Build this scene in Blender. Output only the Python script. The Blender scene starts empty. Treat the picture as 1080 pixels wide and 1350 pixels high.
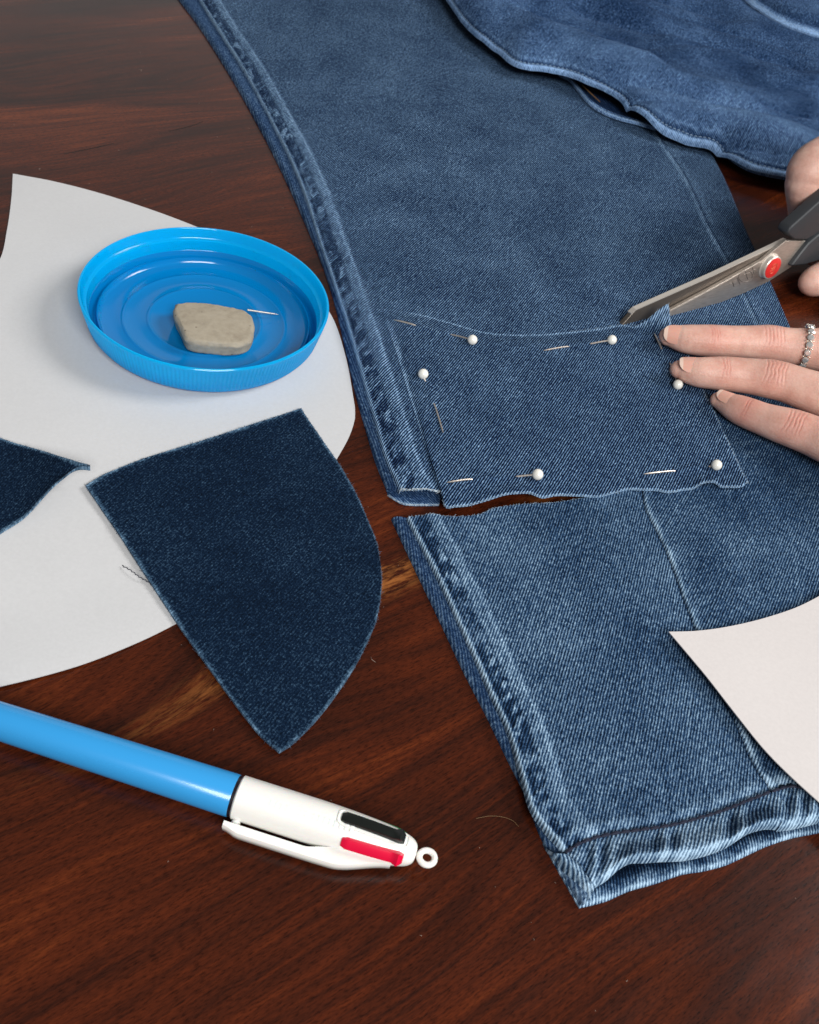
import bpy, bmesh, math, random
import numpy as np
from mathutils import Vector, Matrix

random.seed(7)
RNG = np.random.default_rng(11)
MM = 0.001                       # all modelling below is written in millimetres
scene = bpy.context.scene
col = scene.collection

# ------------------------------------------------------------------ camera
F, PITCH, ROLL, CAMH = 1400.0, math.radians(44.0), math.radians(14.0), 257.0
cp, sp = math.cos(PITCH), math.sin(PITCH)
cr, sr = math.cos(ROLL), math.sin(ROLL)
cam_data = bpy.data.cameras.new('camera')
cam = bpy.data.objects.new('camera', cam_data)
col.objects.link(cam)
R0, U0, FW = Vector((1, 0, 0)), Vector((0, sp, cp)), Vector((0, cp, -sp))
RX, UX = R0 * cr + U0 * sr, U0 * cr - R0 * sr
m = Matrix((RX, UX, -FW)).transposed().to_4x4()
m.translation = Vector((0, 0, CAMH * MM))
cam.matrix_world = m
cam_data.sensor_fit = 'HORIZONTAL'
cam_data.sensor_width = 36.0
cam_data.lens = 36.0 * F / 1080.0
cam_data.clip_start = 0.01
cam_data.clip_end = 50
cam_data.dof.use_dof = True
cam_data.dof.focus_distance = 0.36
cam_data.dof.aperture_fstop = 50.0
scene.camera = cam

# ------------------------------------------------------------------ light of the room
world = bpy.data.worlds.new('World')
scene.world = world
world.use_nodes = True
wn = world.node_tree
wn.nodes['Background'].inputs[0].default_value = (1.0, 0.97, 0.94, 1)
wn.nodes['Background'].inputs[1].default_value = 0.14

def area(name, loc, target, size, power, color):
    d = bpy.data.lights.new(name, 'AREA')
    d.shape = 'RECTANGLE'; d.size, d.size_y = size
    d.energy = power; d.color = color
    o = bpy.data.objects.new(name, d); col.objects.link(o)
    o.location = loc
    o.rotation_euler = (Vector(target) - Vector(loc)).to_track_quat('-Z', 'Y').to_euler()
    return o
area('window_light', (2.0, 0.95, 1.75), (0, 0.35, 0), (0.9, 1.0), 50, (1.0, 0.99, 0.975))
area('room_light', (0.75, -1.35, 1.55), (0, 0.35, 0), (1.2, 0.8), 54, (1.0, 0.995, 0.98))
area('far_haze_fill', (-1.3, 3.4, 1.3), (-0.2, 0.4, 0), (3.4, 2.0), 6.5, (0.97, 0.985, 1.0))  # added area light imitating a pale far wall's haze on the table
scene.view_settings.view_transform = 'Standard'
scene.view_settings.look = 'None'
scene.view_settings.exposure = 0.08
scene.view_settings.gamma = 1.0
scene.cycles.max_bounces = 8
scene.cycles.transparent_max_bounces = 6

# ------------------------------------------------------------------ helpers
def at(px, py, z):
    """point on the plane z (mm) seen at a photo position; px, py, z may be arrays"""
    px, py, z = np.asarray(px, float), np.asarray(py, float), np.asarray(z, float)
    x = (px - 540) / F; y = -(py - 675) / F
    x, y = cr * x - sr * y, sr * x + cr * y
    X, Y, Z = x, cp + y * sp, -sp + y * cp
    t = (CAMH - z) / -Z
    return np.stack(np.broadcast_arrays(X * t, Y * t, z + 0 * t), -1)

def depth(p):
    return float(np.dot(np.asarray(p) - np.array([0, 0, CAMH]), np.array(FW)))

def lin(c):
    """sRGB 0-255 to linear rgba"""
    v = [(x / 255.0) for x in c]
    return tuple((x / 12.92 if x <= 0.04045 else ((x + 0.055) / 1.055) ** 2.4) for x in v) + (1.0,)

def _hash(ix, iy, seed):
    n = (ix * 374761393 + iy * 668265263 + seed * 1442695041) & 0xffffffff
    n = ((n ^ (n >> 13)) * 1274126177) & 0xffffffff
    return ((n ^ (n >> 16)) & 0xffff) / 65535.0

def vnoise(x, y, seed=0):
    x, y = np.asarray(x, float), np.asarray(y, float)
    ix, iy = np.floor(x).astype(np.int64), np.floor(y).astype(np.int64)
    fx, fy = x - ix, y - iy
    fx, fy = fx * fx * (3 - 2 * fx), fy * fy * (3 - 2 * fy)
    a, b = _hash(ix, iy, seed), _hash(ix + 1, iy, seed)
    c, d = _hash(ix, iy + 1, seed), _hash(ix + 1, iy + 1, seed)
    return (a + (b - a) * fx) * (1 - fy) + (c + (d - c) * fx) * fy

def fbm(x, y, seed=0, oct=3):
    s, a, t = 0, 1.0, 0
    for k in range(oct):
        s = s + a * vnoise(np.asarray(x) * 2 ** k, np.asarray(y) * 2 ** k, seed + k * 17); t += a; a *= 0.5
    return s / t

def sstep(x, a, b):
    q = np.clip((np.asarray(x, float) - a) / (b - a), 0, 1)
    return q * q * (3 - 2 * q)

def curve(pts, n=None, u=None, smooth=True):
    """resample a list of 2- or 3-tuples by chord length (Catmull-Rom)"""
    P = np.array(pts, float)
    d = np.r_[0, np.cumsum(np.linalg.norm(np.diff(P[:, :2], axis=0), axis=1))]
    d /= d[-1]
    if u is None: u = np.linspace(0, 1, n)
    if len(P) < 3 or not smooth:
        return np.stack([np.interp(u, d, P[:, k]) for k in range(P.shape[1])], -1)
    m_ = np.zeros_like(P)
    m_[1:-1] = (P[2:] - P[:-2]) / (d[2:] - d[:-2])[:, None]
    m_[0] = (P[1] - P[0]) / (d[1] - d[0]); m_[-1] = (P[-1] - P[-2]) / (d[-1] - d[-2])
    i = np.clip(np.searchsorted(d, u, 'right') - 1, 0, len(P) - 2)
    h = (d[i + 1] - d[i])[:, None]; t = ((u - d[i])[:, None]) / h
    return ((2*t**3 - 3*t**2 + 1) * P[i] + (t**3 - 2*t**2 + t) * h * m_[i]
            + (-2*t**3 + 3*t**2) * P[i + 1] + (t**3 - t**2) * h * m_[i + 1])

def coons(c0, c1, d0, d1, us, ut):
    """c0: A>B, c1: D>C (across, u=t); d0: A>D, d1: B>C (along, u=s)"""
    C0, C1 = curve(c0, u=ut), curve(c1, u=ut)
    D0, D1 = curve(d0, u=us), curve(d1, u=us)
    s, t = us[:, None, None], ut[None, :, None]
    return ((1 - s) * C0[None] + s * C1[None] + (1 - t) * D0[:, None] + t * D1[:, None]
            - ((1 - s) * (1 - t) * C0[0] + (1 - s) * t * C0[-1] + s * (1 - t) * C1[0] + s * t * C1[-1]))

def link(name, me, mat, parent=None):
    o = bpy.data.objects.new(name, me); col.objects.link(o)
    if mat is not None: me.materials.append(mat)
    if parent is not None: o.parent = parent
    return o

def mesh_from(name, verts, faces, mat, parent=None, smooth=True, sharp=40, uv=None, attrs=None, kind=None, scale=MM):
    me = bpy.data.meshes.new(name)
    me.from_pydata((np.asarray(verts, float) * scale).tolist(), [], faces if isinstance(faces, list) else faces.tolist())
    if attrs:
        for k, v in attrs.items():
            a = me.attributes.new(k, 'FLOAT', 'POINT'); a.data.foreach_set('value', np.asarray(v, np.float32))
    if uv is not None:
        l = me.uv_layers.new(name='cloth')
        idx = np.empty(len(me.loops), np.int32); me.loops.foreach_get('vertex_index', idx)
        l.data.foreach_set('uv', np.asarray(uv, np.float32)[idx].ravel())
    if smooth:
        me.polygons.foreach_set('use_smooth', np.ones(len(me.polygons), bool))
        if sharp: me.set_sharp_from_angle(angle=math.radians(sharp))
    me.update()
    o = link(name, me, mat, parent)
    if kind: o['kind'] = kind
    return o

def empty(name, loc, label, cat, group=None):
    o = bpy.data.objects.new(name, None); col.objects.link(o)
    o.empty_display_size = 0.01
    # parts are modelled in world coordinates; the empty stands at the base of the thing
    o['label'] = label; o['category'] = cat
    if group: o['group'] = group
    o.location = Vector(loc) * MM
    return o

def keep(o, parent):
    """parent without moving"""
    o.parent = parent
    o.matrix_parent_inverse = Matrix.Translation(-parent.location)
    return o

def tag(o, label, cat, group=None):
    o['label'] = label; o['category'] = cat
    if group: o['group'] = group
    return o

class MB:
    """collects simple shapes into one mesh"""
    def __init__(s): s.v, s.f = [], []
    def add(s, v, f):
        b = len(s.v); s.v += [tuple(map(float, p)) for p in v]; s.f += [tuple(i + b for i in q) for q in f]
    def tube(s, pts, rad, n=8, caps=True, ell=None, up=None):
        P = np.array(pts, float); R = np.broadcast_to(np.asarray(rad, float), (len(P),))
        T = np.gradient(P, axis=0); T /= np.linalg.norm(T, axis=1)[:, None] + 1e-12
        ref = np.array([0, 0, 1.0]) if up is None else np.array(up, float)
        v = []
        for i in range(len(P)):
            r_ = ref if abs(T[i] @ ref) < 0.95 else np.array([1.0, 0, 0])
            a = np.cross(T[i], r_); a /= np.linalg.norm(a); b = np.cross(a, T[i])
            for k in range(n):
                th = 2 * math.pi * k / n
                e = 1.0 if ell is None else ell
                v.append(P[i] + R[i] * (math.cos(th) * a + e * math.sin(th) * b))
        f = []
        for i in range(len(P) - 1):
            for k in range(n):
                f.append((i*n + k, i*n + (k+1) % n, (i+1)*n + (k+1) % n, (i+1)*n + k))
        if caps:
            f.append(tuple(range(n))[::-1]); f.append(tuple((len(P)-1)*n + k for k in range(n)))
        s.add(v, f)
    def prism(s, bot, top):
        n = len(bot)
        f = [tuple(range(n))[::-1], tuple(range(n, 2*n))] + [(k, (k+1) % n, n + (k+1) % n, n + k) for k in range(n)]
        s.add(list(bot) + list(top), f)
    def ball(s, c, r, nu=14, nv=10, sc=(1, 1, 1)):
        v, f = [], []
        for j in range(nv + 1):
            ph = math.pi * j / nv
            for i in range(nu):
                th = 2 * math.pi * i / nu
                v.append((c[0] + sc[0]*r*math.sin(ph)*math.cos(th), c[1] + sc[1]*r*math.sin(ph)*math.sin(th), c[2] - sc[2]*r*math.cos(ph)))
        for j in range(nv):
            for i in range(nu):
                f.append((j*nu + i, j*nu + (i+1) % nu, (j+1)*nu + (i+1) % nu, (j+1)*nu + i))
        s.add(v, f)
    def build(s, name, mat, parent=None, smooth=True, sharp=40, bevel=0, kind=None):
        me = bpy.data.meshes.new(name)
        bm = bmesh.new()
        vs = [bm.verts.new(Vector(p) * MM) for p in s.v]
        for q in s.f:
            try: bm.faces.new([vs[i] for i in q])
            except ValueError: pass
        bmesh.ops.remove_doubles(bm, verts=bm.verts, dist=1e-7)
        bmesh.ops.recalc_face_normals(bm, faces=bm.faces)
        if bevel:
            ed = [e for e in bm.edges if len(e.link_faces) == 2 and e.calc_face_angle(0) > 0.6]
            bmesh.ops.bevel(bm, geom=ed, offset=bevel * MM, segments=3, profile=0.5, affect='EDGES', clamp_overlap=True)
        bm.to_mesh(me); bm.free()
        if smooth:
            me.polygons.foreach_set('use_smooth', np.ones(len(me.polygons), bool))
            if sharp: me.set_sharp_from_angle(angle=math.radians(sharp))
        o = link(name, me, mat)
        if parent is not None: keep(o, parent)
        if kind: o['kind'] = kind
        return o

# ------------------------------------------------------------------ materials
class NT:
    def __init__(s, name):
        s.m = bpy.data.materials.new(name); s.m.use_nodes = True
        s.t = s.m.node_tree; s.b = s.t.nodes['Principled BSDF']; s.out = s.t.nodes['Material Output']
    def n(s, kind, **kw):
        nd = s.t.nodes.new(kind)
        for k, v in kw.items():
            if hasattr(nd, k): setattr(nd, k, v)
            else: nd.inputs[k.replace('_', ' ')].default_value = v
        return nd
    def l(s, a, b): s.t.links.new(a, b)
    def math(s, op, a, b=None, c=None, clamp=False):
        nd = s.t.nodes.new('ShaderNodeMath'); nd.operation = op; nd.use_clamp = clamp
        for i, q in enumerate((a, b, c)):
            if q is None: continue
            if isinstance(q, (int, float)): nd.inputs[i].default_value = q
            else: s.l(q, nd.inputs[i])
        return nd.outputs[0]
    def mapping(s, src, scale, loc=(0, 0, 0), rot=(0, 0, 0)):
        nd = s.t.nodes.new('ShaderNodeMapping')
        nd.inputs['Scale'].default_value = scale; nd.inputs['Location'].default_value = loc; nd.inputs['Rotation'].default_value = rot
        s.l(src, nd.inputs['Vector']); return nd.outputs[0]
    def noise(s, vec, scale, detail=2, rough=0.5, dist=0.0):
        nd = s.t.nodes.new('ShaderNodeTexNoise')
        nd.inputs['Scale'].default_value = scale; nd.inputs['Detail'].default_value = detail
        nd.inputs['Roughness'].default_value = rough; nd.inputs['Distortion'].default_value = dist
        s.l(vec, nd.inputs['Vector']); return nd.outputs[0]
    def ramp(s, fac, stops):
        nd = s.t.nodes.new('ShaderNodeValToRGB'); e = nd.color_ramp.elements
        while len(e) < len(stops): e.new(0.5)
        for el, (p, c) in zip(e, stops): el.position = p; el.color = c
        s.l(fac, nd.inputs[0]); return nd.outputs[0]
    def mix(s, fac, a, b, mode='MIX'):
        nd = s.t.nodes.new('ShaderNodeMix'); nd.data_type = 'RGBA'; nd.blend_type = mode
        for i, q in ((0, fac), (6, a), (7, b)):
            if isinstance(q, (int, float, tuple)): nd.inputs[i].default_value = q
            else: s.l(q, nd.inputs[i])
        return nd.outputs[2]
    def bump(s, h, strength, dist):
        nd = s.t.nodes.new('ShaderNodeBump'); nd.inputs['Strength'].default_value = strength; nd.inputs['Distance'].default_value = dist
        s.l(h, nd.inputs['Height']); s.l(nd.outputs[0], s.b.inputs['Normal']); return nd
    def set(s, **kw):
        for k, v in kw.items(): s.b.inputs[k.replace('_', ' ')].default_value = v
        return s

def plain(name, c, rough=0.5, metal=0.0, **kw):
    t = NT(name); t.set(Base_Color=lin(c), Roughness=rough, Metallic=metal, **kw)
    return t

def wood_mat():
    t = NT('dark_rosewood')
    co = t.n('ShaderNodeTexCoord').outputs['Object']
    a, b = at(170, 940, 0), at(330, 868, 0)
    ang = math.atan2(b[1] - a[1], b[0] - a[0])
    rot = t.mapping(co, (1, 1, 1), rot=(0, 0, -ang))                    # x runs with the grain
    wob = t.noise(t.mapping(rot, (3, 9, 1)), 1.0, 2, 0.5)
    sep = t.n('ShaderNodeSeparateXYZ'); t.l(rot, sep.inputs[0])
    yy = t.math('ADD', sep.outputs[1], t.math('MULTIPLY', t.math('SUBTRACT', wob, 0.5), 0.10))
    comb = t.n('ShaderNodeCombineXYZ'); t.l(sep.outputs[0], comb.inputs[0]); t.l(yy, comb.inputs[1])
    g = comb.outputs[0]
    broad = t.noise(t.mapping(g, (5, 24, 1)), 1.0, 4, 0.5, 0.7)         # dark and light figure
    lines = t.noise(t.mapping(g, (22, 400, 1)), 1.0, 4, 0.7, 0.3)         # growth lines
    pores = t.noise(t.mapping(rot, (420, 2100, 1)), 1.0, 3, 0.65)          # short pores
    fig = t.math('ADD', t.math('MULTIPLY', broad, 0.58), t.math('MULTIPLY', lines, 0.42))
    c = t.ramp(fig, [(0.28, lin((20, 9, 6))), (0.42, lin((48, 20, 11))), (0.54, lin((74, 30, 13))), (0.70, lin((112, 52, 22)))])
    dark = t.ramp(pores, [(0.32, (0.38, 0.36, 0.35, 1)), (0.5, (1, 1, 1, 1)), (0.72, (1.3, 1.25, 1.2, 1))])
    c = t.mix(1.0, c, dark, 'MULTIPLY')
    # a pale sapwood streak running with the grain through the middle of the board
    p1 = at(360, 835, 0) * MM; p2 = at(520, 745, 0) * MM
    ctr_y = -math.sin(ang) * p1[0] + math.cos(ang) * p1[1]
    ctr_x = math.cos(ang) * p2[0] + math.sin(ang) * p2[1]
    dy = t.math('ABSOLUTE', t.math('SUBTRACT', yy, ctr_y - 0.001))
    band = t.math('SUBTRACT', 1.0, t.math('DIVIDE', dy, 0.0075), clamp=True)
    fx = t.noise(t.mapping(g, (60, 420, 1)), 1.0, 4, 0.75)
    band = t.math('MULTIPLY', band, t.ramp(fx, [(0.44, (0, 0, 0, 1)), (0.60, (1, 1, 1, 1))]))
    dx = t.math('ABSOLUTE', t.math('SUBTRACT', sep.outputs[0], ctr_x - 0.01))
    band = t.math('MULTIPLY', band, t.math('SUBTRACT', 1.0, t.math('DIVIDE', dx, 0.13), clamp=True))
    c = t.mix(t.math('MULTIPLY', band, 0.85), c, lin((168, 104, 52)))
    t.l(c, t.b.inputs['Base Color'])
    # worn satin varnish with dust and rub marks
    rub = t.noise(t.mapping(rot, (30, 90, 1)), 1.0, 4, 0.6)
    t.l(t.math('ADD', 0.14, t.math('MULTIPLY', rub, 0.16)), t.b.inputs['Roughness'])
    t.set(Specular_IOR_Level=0.30)
    h = t.math('ADD', t.math('MULTIPLY', pores, 0.6), t.math('MULTIPLY', lines, 0.4))
    t.bump(h, 0.12, 0.0003)
    return t.m

def paper_mat(name, c):
    t = NT(name)
    co = t.n('ShaderNodeTexCoord').outputs['Object']
    n = t.noise(co, 900, 3, 0.6); n2 = t.noise(co, 14, 2, 0.5)
    k = t.math('ADD', t.math('MULTIPLY', n, 0.5), t.math('MULTIPLY', n2, 0.5))
    d = tuple(x * 0.95 for x in c)
    t.l(t.ramp(k, [(0.3, lin(d)), (0.7, lin(c))]), t.b.inputs['Base Color'])
    t.set(Roughness=0.55, Specular_IOR_Level=0.35); t.bump(n, 0.06, 0.0002)
    return t.m

def denim_mat(name, dark, mid, light, pitch=0.92, stripe=0.62, fleck=0.66, lift=0.0, fade=0.25, relief=0.6, fine=1.0):
    """UV in mm: u across the twill lines, v along them; attribute wear bleaches the dye, and also carries painted light and shade"""
    t = NT(name)
    uv = t.n('ShaderNodeUVMap', uv_map='cloth').outputs[0]
    sep = t.n('ShaderNodeSeparateXYZ'); t.l(uv, sep.inputs[0])
    wob = t.noise(t.mapping(uv, (0.9, 0.35, 1)), 1.0, 2, 0.6)
    ph = t.math('ADD', t.math('DIVIDE', sep.outputs[0], pitch), t.math('MULTIPLY', wob, 0.6))
    st = t.math('SINE', t.math('MULTIPLY', ph, 2 * math.pi))
    fl = t.noise(t.mapping(uv, (1.05 * fine, 0.75 * fine, 1)), 1.0, 3, 0.85)                   # flecks of single floats
    fl2 = t.noise(t.mapping(uv, (0.45 * fine, 0.22 * fine, 1), rot=(0, 0, 0.6)), 1.0, 3, 0.6)  # slubby threads
    big = t.noise(t.mapping(uv, (1, 1, 1)), 0.030, 4, 0.6)                                          # uneven wash
    wear_shade = t.n('ShaderNodeAttribute', attribute_name='wear_shade').outputs['Fac']
    # each twill rib is broken into short floats
    seg = t.noise(t.mapping(uv, (1.0 / pitch, 0.75, 1)), 1.0, 1, 0.5)
    amp = t.math('MULTIPLY', st, t.math('ADD', 0.45, t.math('MULTIPLY', seg, 1.1)))
    v = t.math('MULTIPLY', amp, stripe * 0.5)
    v = t.math('ADD', v, t.math('MULTIPLY', t.math('SUBTRACT', fl, 0.5), fleck * 1.6))
    v = t.math('ADD', v, t.math('MULTIPLY', t.math('SUBTRACT', fl2, 0.5), fleck * 0.4))
    v = t.math('ADD', v, t.math('MULTIPLY', t.math('SUBTRACT', big, 0.5), fade * 2))
    v = t.math('ADD', v, t.math('ADD', wear_shade, 0.42 + lift))
    c = t.ramp(v, [(0.08, lin(dark)), (0.45, lin(mid)), (0.82, lin(light)), (1.0, lin([min(255, x + 45) for x in light]))])
    t.l(c, t.b.inputs['Base Color'])
    t.set(Roughness=0.95, Specular_IOR_Level=0.06)
    h = t.math('ADD', t.math('MULTIPLY', amp, stripe), t.math('MULTIPLY', fl, 0.9))
    t.bump(h, relief, 0.00035)
    return t.m

M = {}
M['wood'] = wood_mat()
M['card'] = paper_mat('white_card', (203, 203, 204))
M['card_pink'] = paper_mat('warm_white_card', (209, 203, 201))
M['denim'] = denim_mat('blue_denim', (7, 18, 38), (32, 56, 92), (112, 144, 176), stripe=0.75, fleck=0.95, lift=-0.07, fade=0.19)
M['denim_inner'] = denim_mat('mid_blue_denim', (7, 18, 38), (35, 58, 92), (122, 148, 174), stripe=0.8, fleck=0.75, lift=-0.01, fade=0.16)
M['denim_fold'] = denim_mat('bright_blue_denim', (8, 21, 44), (33, 61, 102), (112, 146, 188), stripe=0.6, fleck=0.9, lift=0.0, fade=0.3)
M['denim_hem'] = denim_mat('faded_blue_denim', (8, 21, 40), (40, 68, 101), (130, 158, 182), stripe=0.45, fleck=0.95, lift=-0.02, fade=0.22)
M['denim_dark'] = denim_mat('dark_denim', (4, 12, 23), (13, 31, 53), (70, 98, 122), stripe=0.10, fleck=0.95, lift=-0.05, fade=0.14, fine=1.35, relief=0.6)
M['denim_edge'] = denim_mat('pale_denim_side', (12, 26, 52), (40, 66, 102), (116, 144, 172), stripe=0.25, fleck=0.95, pitch=0.85, lift=0.0, fade=0.12)
M['fray'] = plain('raw_cotton_fray', (140, 160, 178), 0.9).m
M['fray_dark'] = plain('dark_fray', (70, 84, 102), 0.9).m
M['fray_pale'] = plain('pale_cotton_fray', (196, 208, 216), 0.9).m
M['thread_navy'] = plain('navy_thread', (22, 26, 48), 0.7).m
M['thread_pale'] = plain('pale_blue_thread', (140, 165, 188), 0.7).m
M['thread_tan'] = plain('tan_thread', (120, 92, 60), 0.7).m
M['steel_pin'] = plain('pin_steel', (215, 205, 195), 0.42, 0.9).m
M['white_plastic'] = plain('white_plastic', (238, 236, 231), 0.28, Subsurface_Weight=0.15, Subsurface_Scale=0.001).m
M['black_plastic'] = plain('black_plastic', (20, 24, 22), 0.25).m
M['red_plastic'] = plain('red_plastic', (222, 12, 60), 0.25).m
M['collar'] = plain('collar_dark', (24, 18, 26), 0.3).m
M['handle'] = None

# ------------------------------------------------------------------ table
def build_table():
    mb = MB()
    x0, x1, y0, y1 = -620, 760, -60, 1350
    bot = [(x0, y0, -24), (x1, y0, -24), (x1, y1, -24), (x0, y1, -24)]
    mb.prism(bot, [(a, b, 0) for a, b, _ in bot])
    o = mb.build('table', M['wood'], bevel=2)
    o['kind'] = 'structure'
    cm = plain('crack_shadow', (16, 6, 4), 0.8).m
    for pts in ([(222, 173), (240, 169), (252, 166), (268, 160)], [(84, 203), (104, 199), (128, 194), (150, 189)]):
        c = curve(pts, 14); mb = MB(); q = at(c[:, 0], c[:, 1], 0.0)
        mb.tube(q, 0.16 + 0.22 * np.sin(np.linspace(0.1, 3.0, 14)), 5, ell=0.12); mb.build('crack', cm, o)
build_table()

# ------------------------------------------------------------------ cloth sheets
def sheet(name, parent, c0, c1, d0, d1, ns, nt, zf, mat, twill, thick=0.9, us=None, ut=None, extra=None, zmin=0.12, drop=None):
    """a sheet of cloth with thickness; zf(ctx) gives height (mm) and wear for each grid point"""
    us = np.linspace(0, 1, ns) if us is None else us
    ut = np.linspace(0, 1, nt) if ut is None else ut
    P = coons(c0, c1, d0, d1, us, ut)
    X = at(P[..., 0], P[..., 1], P[..., 2])
    dt = np.linalg.norm(np.diff(X[..., :2], axis=1), axis=-1); ds = np.linalg.norm(np.diff(X[..., :2], axis=0), axis=-1)
    ctx = dict(x=X[..., 0], y=X[..., 1], z=X[..., 2], px=P[..., 0], py=P[..., 1])
    ctx['L'] = np.concatenate([np.zeros((len(us), 1)), np.cumsum(dt, 1)], 1); ctx['R'] = ctx['L'][:, -1:] - ctx['L']
    ctx['B'] = np.concatenate([np.zeros((1, len(ut))), np.cumsum(ds, 0)], 0); ctx['T'] = ctx['B'][-1:] - ctx['B']
    ctx['s'] = us[:, None] + 0 * ut[None]; ctx['t'] = ut[None] + 0 * us[:, None]
    z, wear_shade = zf(ctx)
    X = X.copy(); X[..., 2] = np.maximum(z, zmin + 0.1)
    S, T = X.shape[:2]
    lo = X.copy(); lo[..., 2] = np.maximum(X[..., 2] - thick, zmin)
    V = np.concatenate([X.reshape(-1, 3), lo.reshape(-1, 3)])
    i = np.arange(S * T).reshape(S, T)
    q = np.stack([i[:-1, :-1], i[:-1, 1:], i[1:, 1:], i[1:, :-1]], -1).reshape(-1, 4)
    e1, e2 = X[S//2, T//2 + 1] - X[S//2, T//2], X[S//2 + 1, T//2] - X[S//2, T//2]
    flip = (e1[0] * e2[1] - e1[1] * e2[0]) < 0
    N = S * T
    ring = np.concatenate([i[0, :], i[1:, -1], i[-1, -2::-1], i[-2:0:-1, 0]])
    w = np.stack([ring, np.roll(ring, -1), np.roll(ring, -1) + N, ring + N], -1)
    w = w[:, ::-1]
    top, bottom = q, q[:, ::-1] + N
    faces = np.concatenate([top, bottom, w])
    if flip: faces = faces[:, ::-1]
    # twill direction from a line seen in the photograph
    (ax, ay), (bx, by) = twill
    a, b = at(ax, ay, 4), at(bx, by, 4)
    th = math.atan2(b[1] - a[1], b[0] - a[0])
    vv = V[:, 0] * math.cos(th) + V[:, 1] * math.sin(th); uu = -V[:, 0] * math.sin(th) + V[:, 1] * math.cos(th)
    W = np.concatenate([wear_shade.ravel(), wear_shade.ravel() + 0.10])
    o = mesh_from(name, V, faces, mat, None, True, 50, uv=np.stack([uu, vv], -1), attrs={'wear_shade': W})
    if parent is not None: keep(o, parent)
    return o, X, lo

def fray(name, parent, edge, outward, count, length, mat, rad=0.07, spread=0.6, zup=0.3, seed=1):
    """loose cotton ends along a cut edge (thin bent fibres joined in one part)"""
    rg = np.random.default_rng(seed)
    E_ = np.asarray(edge); d = np.r_[0, np.cumsum(np.linalg.norm(np.diff(E_, axis=0), axis=1))]
    mb = MB()
    for k in range(count):
        u = rg.uniform(0, d[-1]); p = np.array([np.interp(u, d, E_[:, j]) for j in range(3)])
        i = min(np.searchsorted(d, u), len(E_) - 1); tdir = E_[i] - E_[max(i - 1, 0)]; tdir = tdir / (np.linalg.norm(tdir) + 1e-9)
        out = np.array([tdir[1], -tdir[0], 0]) * outward
        L = length * rg.uniform(0.3, 1.0) * (1.8 if rg.random() < 0.06 else 1)
        side = tdir * rg.normal(0, spread)
        p = p - out * 0.25 - np.array([0, 0, 0.1])
        q1 = p + (out + side) * L * 0.55 + np.array([0, 0, rg.uniform(-0.2, 1) * zup * L])
        q2 = q1 + (out * rg.uniform(0.2, 1) + side * 1.4 + tdir * rg.normal(0, 0.4)) * L * 0.5 + np.array([0, 0, rg.uniform(-1, 0.6) * zup * L])
        q1[2] = max(q1[2], 0.3); q2[2] = max(q2[2], 0.3)
        mb.tube([p, q1, q2], [rad, rad, rad * 0.5], 3, caps=False)
    o = mb.build(name, mat, parent, kind='stuff')
    return o

def stitches(name, parent, pts, mat, L=2.2, gap=0.9, rad=0.28, lift=0.05):
    """a row of thread stitches along a 3d polyline"""
    P = np.asarray(pts); d = np.r_[0, np.cumsum(np.linalg.norm(np.diff(P, axis=0), axis=1))]
    mb = MB(); u = 0.2
    while u + L < d[-1]:
        uu = np.linspace(u, u + L, 5)
        q = np.stack([np.interp(uu, d, P[:, j]) for j in range(3)], -1)
        q[:, 2] += lift + np.array([-0.25, 0.08, 0.14, 0.08, -0.25])
        mb.tube(q, [rad * .6, rad, rad, rad, rad * .6], 5)
        u += L + gap
    return mb.build(name, mat, parent, kind='stuff')

H = 3.4
def leg_z(x, y):
    """resting height of the flattened trouser leg"""
    return H + 1.6 * (fbm(x / 46, y / 60, 3) - 0.5) + 0.5 * (fbm(x / 15, y / 22, 9) - 0.5)

OUT_L = [(190, -70), (236, 0), (262, 35), (303, 100), (345, 175), (375, 235), (400, 290), (425, 350), (441, 400), (455, 460), (470, 525), (480, 560), (495, 610), (511, 651)]
RIDGE = [(222, -70), (263, 0), (283, 33), (322, 95), (352, 150), (384, 215), (405, 268), (421, 318), (440, 375), (458, 432), (475, 490), (492, 550), (508, 605), (527, 647)]
INSEAM = [(740, -70), (800, 40), (845, 130), (868, 178), (905, 235), (935, 300), (968, 360), (1000, 428), (1020, 470)]
OUT_R = [(800, -70), (860, 40), (905, 135), (930, 190), (960, 250), (985, 310), (1012, 368), (1040, 432), (1062, 485)]
z3 = lambda pts, z: [(a, b, z) for a, b in pts]

jeans = empty('jeans', tuple(at(640, 350, 0)), 'pair of blue denim jeans laid across the table with one leg cut off', 'jeans')

def seam_pucker(d, along, width, seed=0):
    """ripples of a worn felled seam: crests are bleached"""
    a = along + 0.75 * d + 2.0 * (fbm(along / 11.0, d / 9.0, seed, 2) - 0.5)
    split = width * 0.56 + 0.5 * (vnoise(along / 6, 0 * d, seed + 4) - .5)
    b1 = sstep(d, 1.0, 2.0) * (1 - sstep(d, split - 0.7, split + 0.3))
    b2 = sstep(d, split + 0.1, split + 1.1) * (1 - sstep(d, width - 0.9, width))
    clump = sstep(vnoise(a / 2.1, d / 2.6, seed + 1) * 0.75 + 0.25 * vnoise(a / 0.8, d / 1.5, seed + 2), 0.42, 0.66)
    z = b1 * (-0.28 + 0.34 * clump) + b2 * (0.16 + 0.10 * (vnoise(a / 2.4, d / 3, seed + 7) - .5))
    wear_shade = b1 * (-0.17 + 0.36 * clump * (0.4 + vnoise(along / 9, 0 * d, seed + 5))) + b2 * (0.10 + 0.14 * (vnoise(a / 2.4, d / 2, seed + 8) - .35))
    return z, wear_shade

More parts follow.
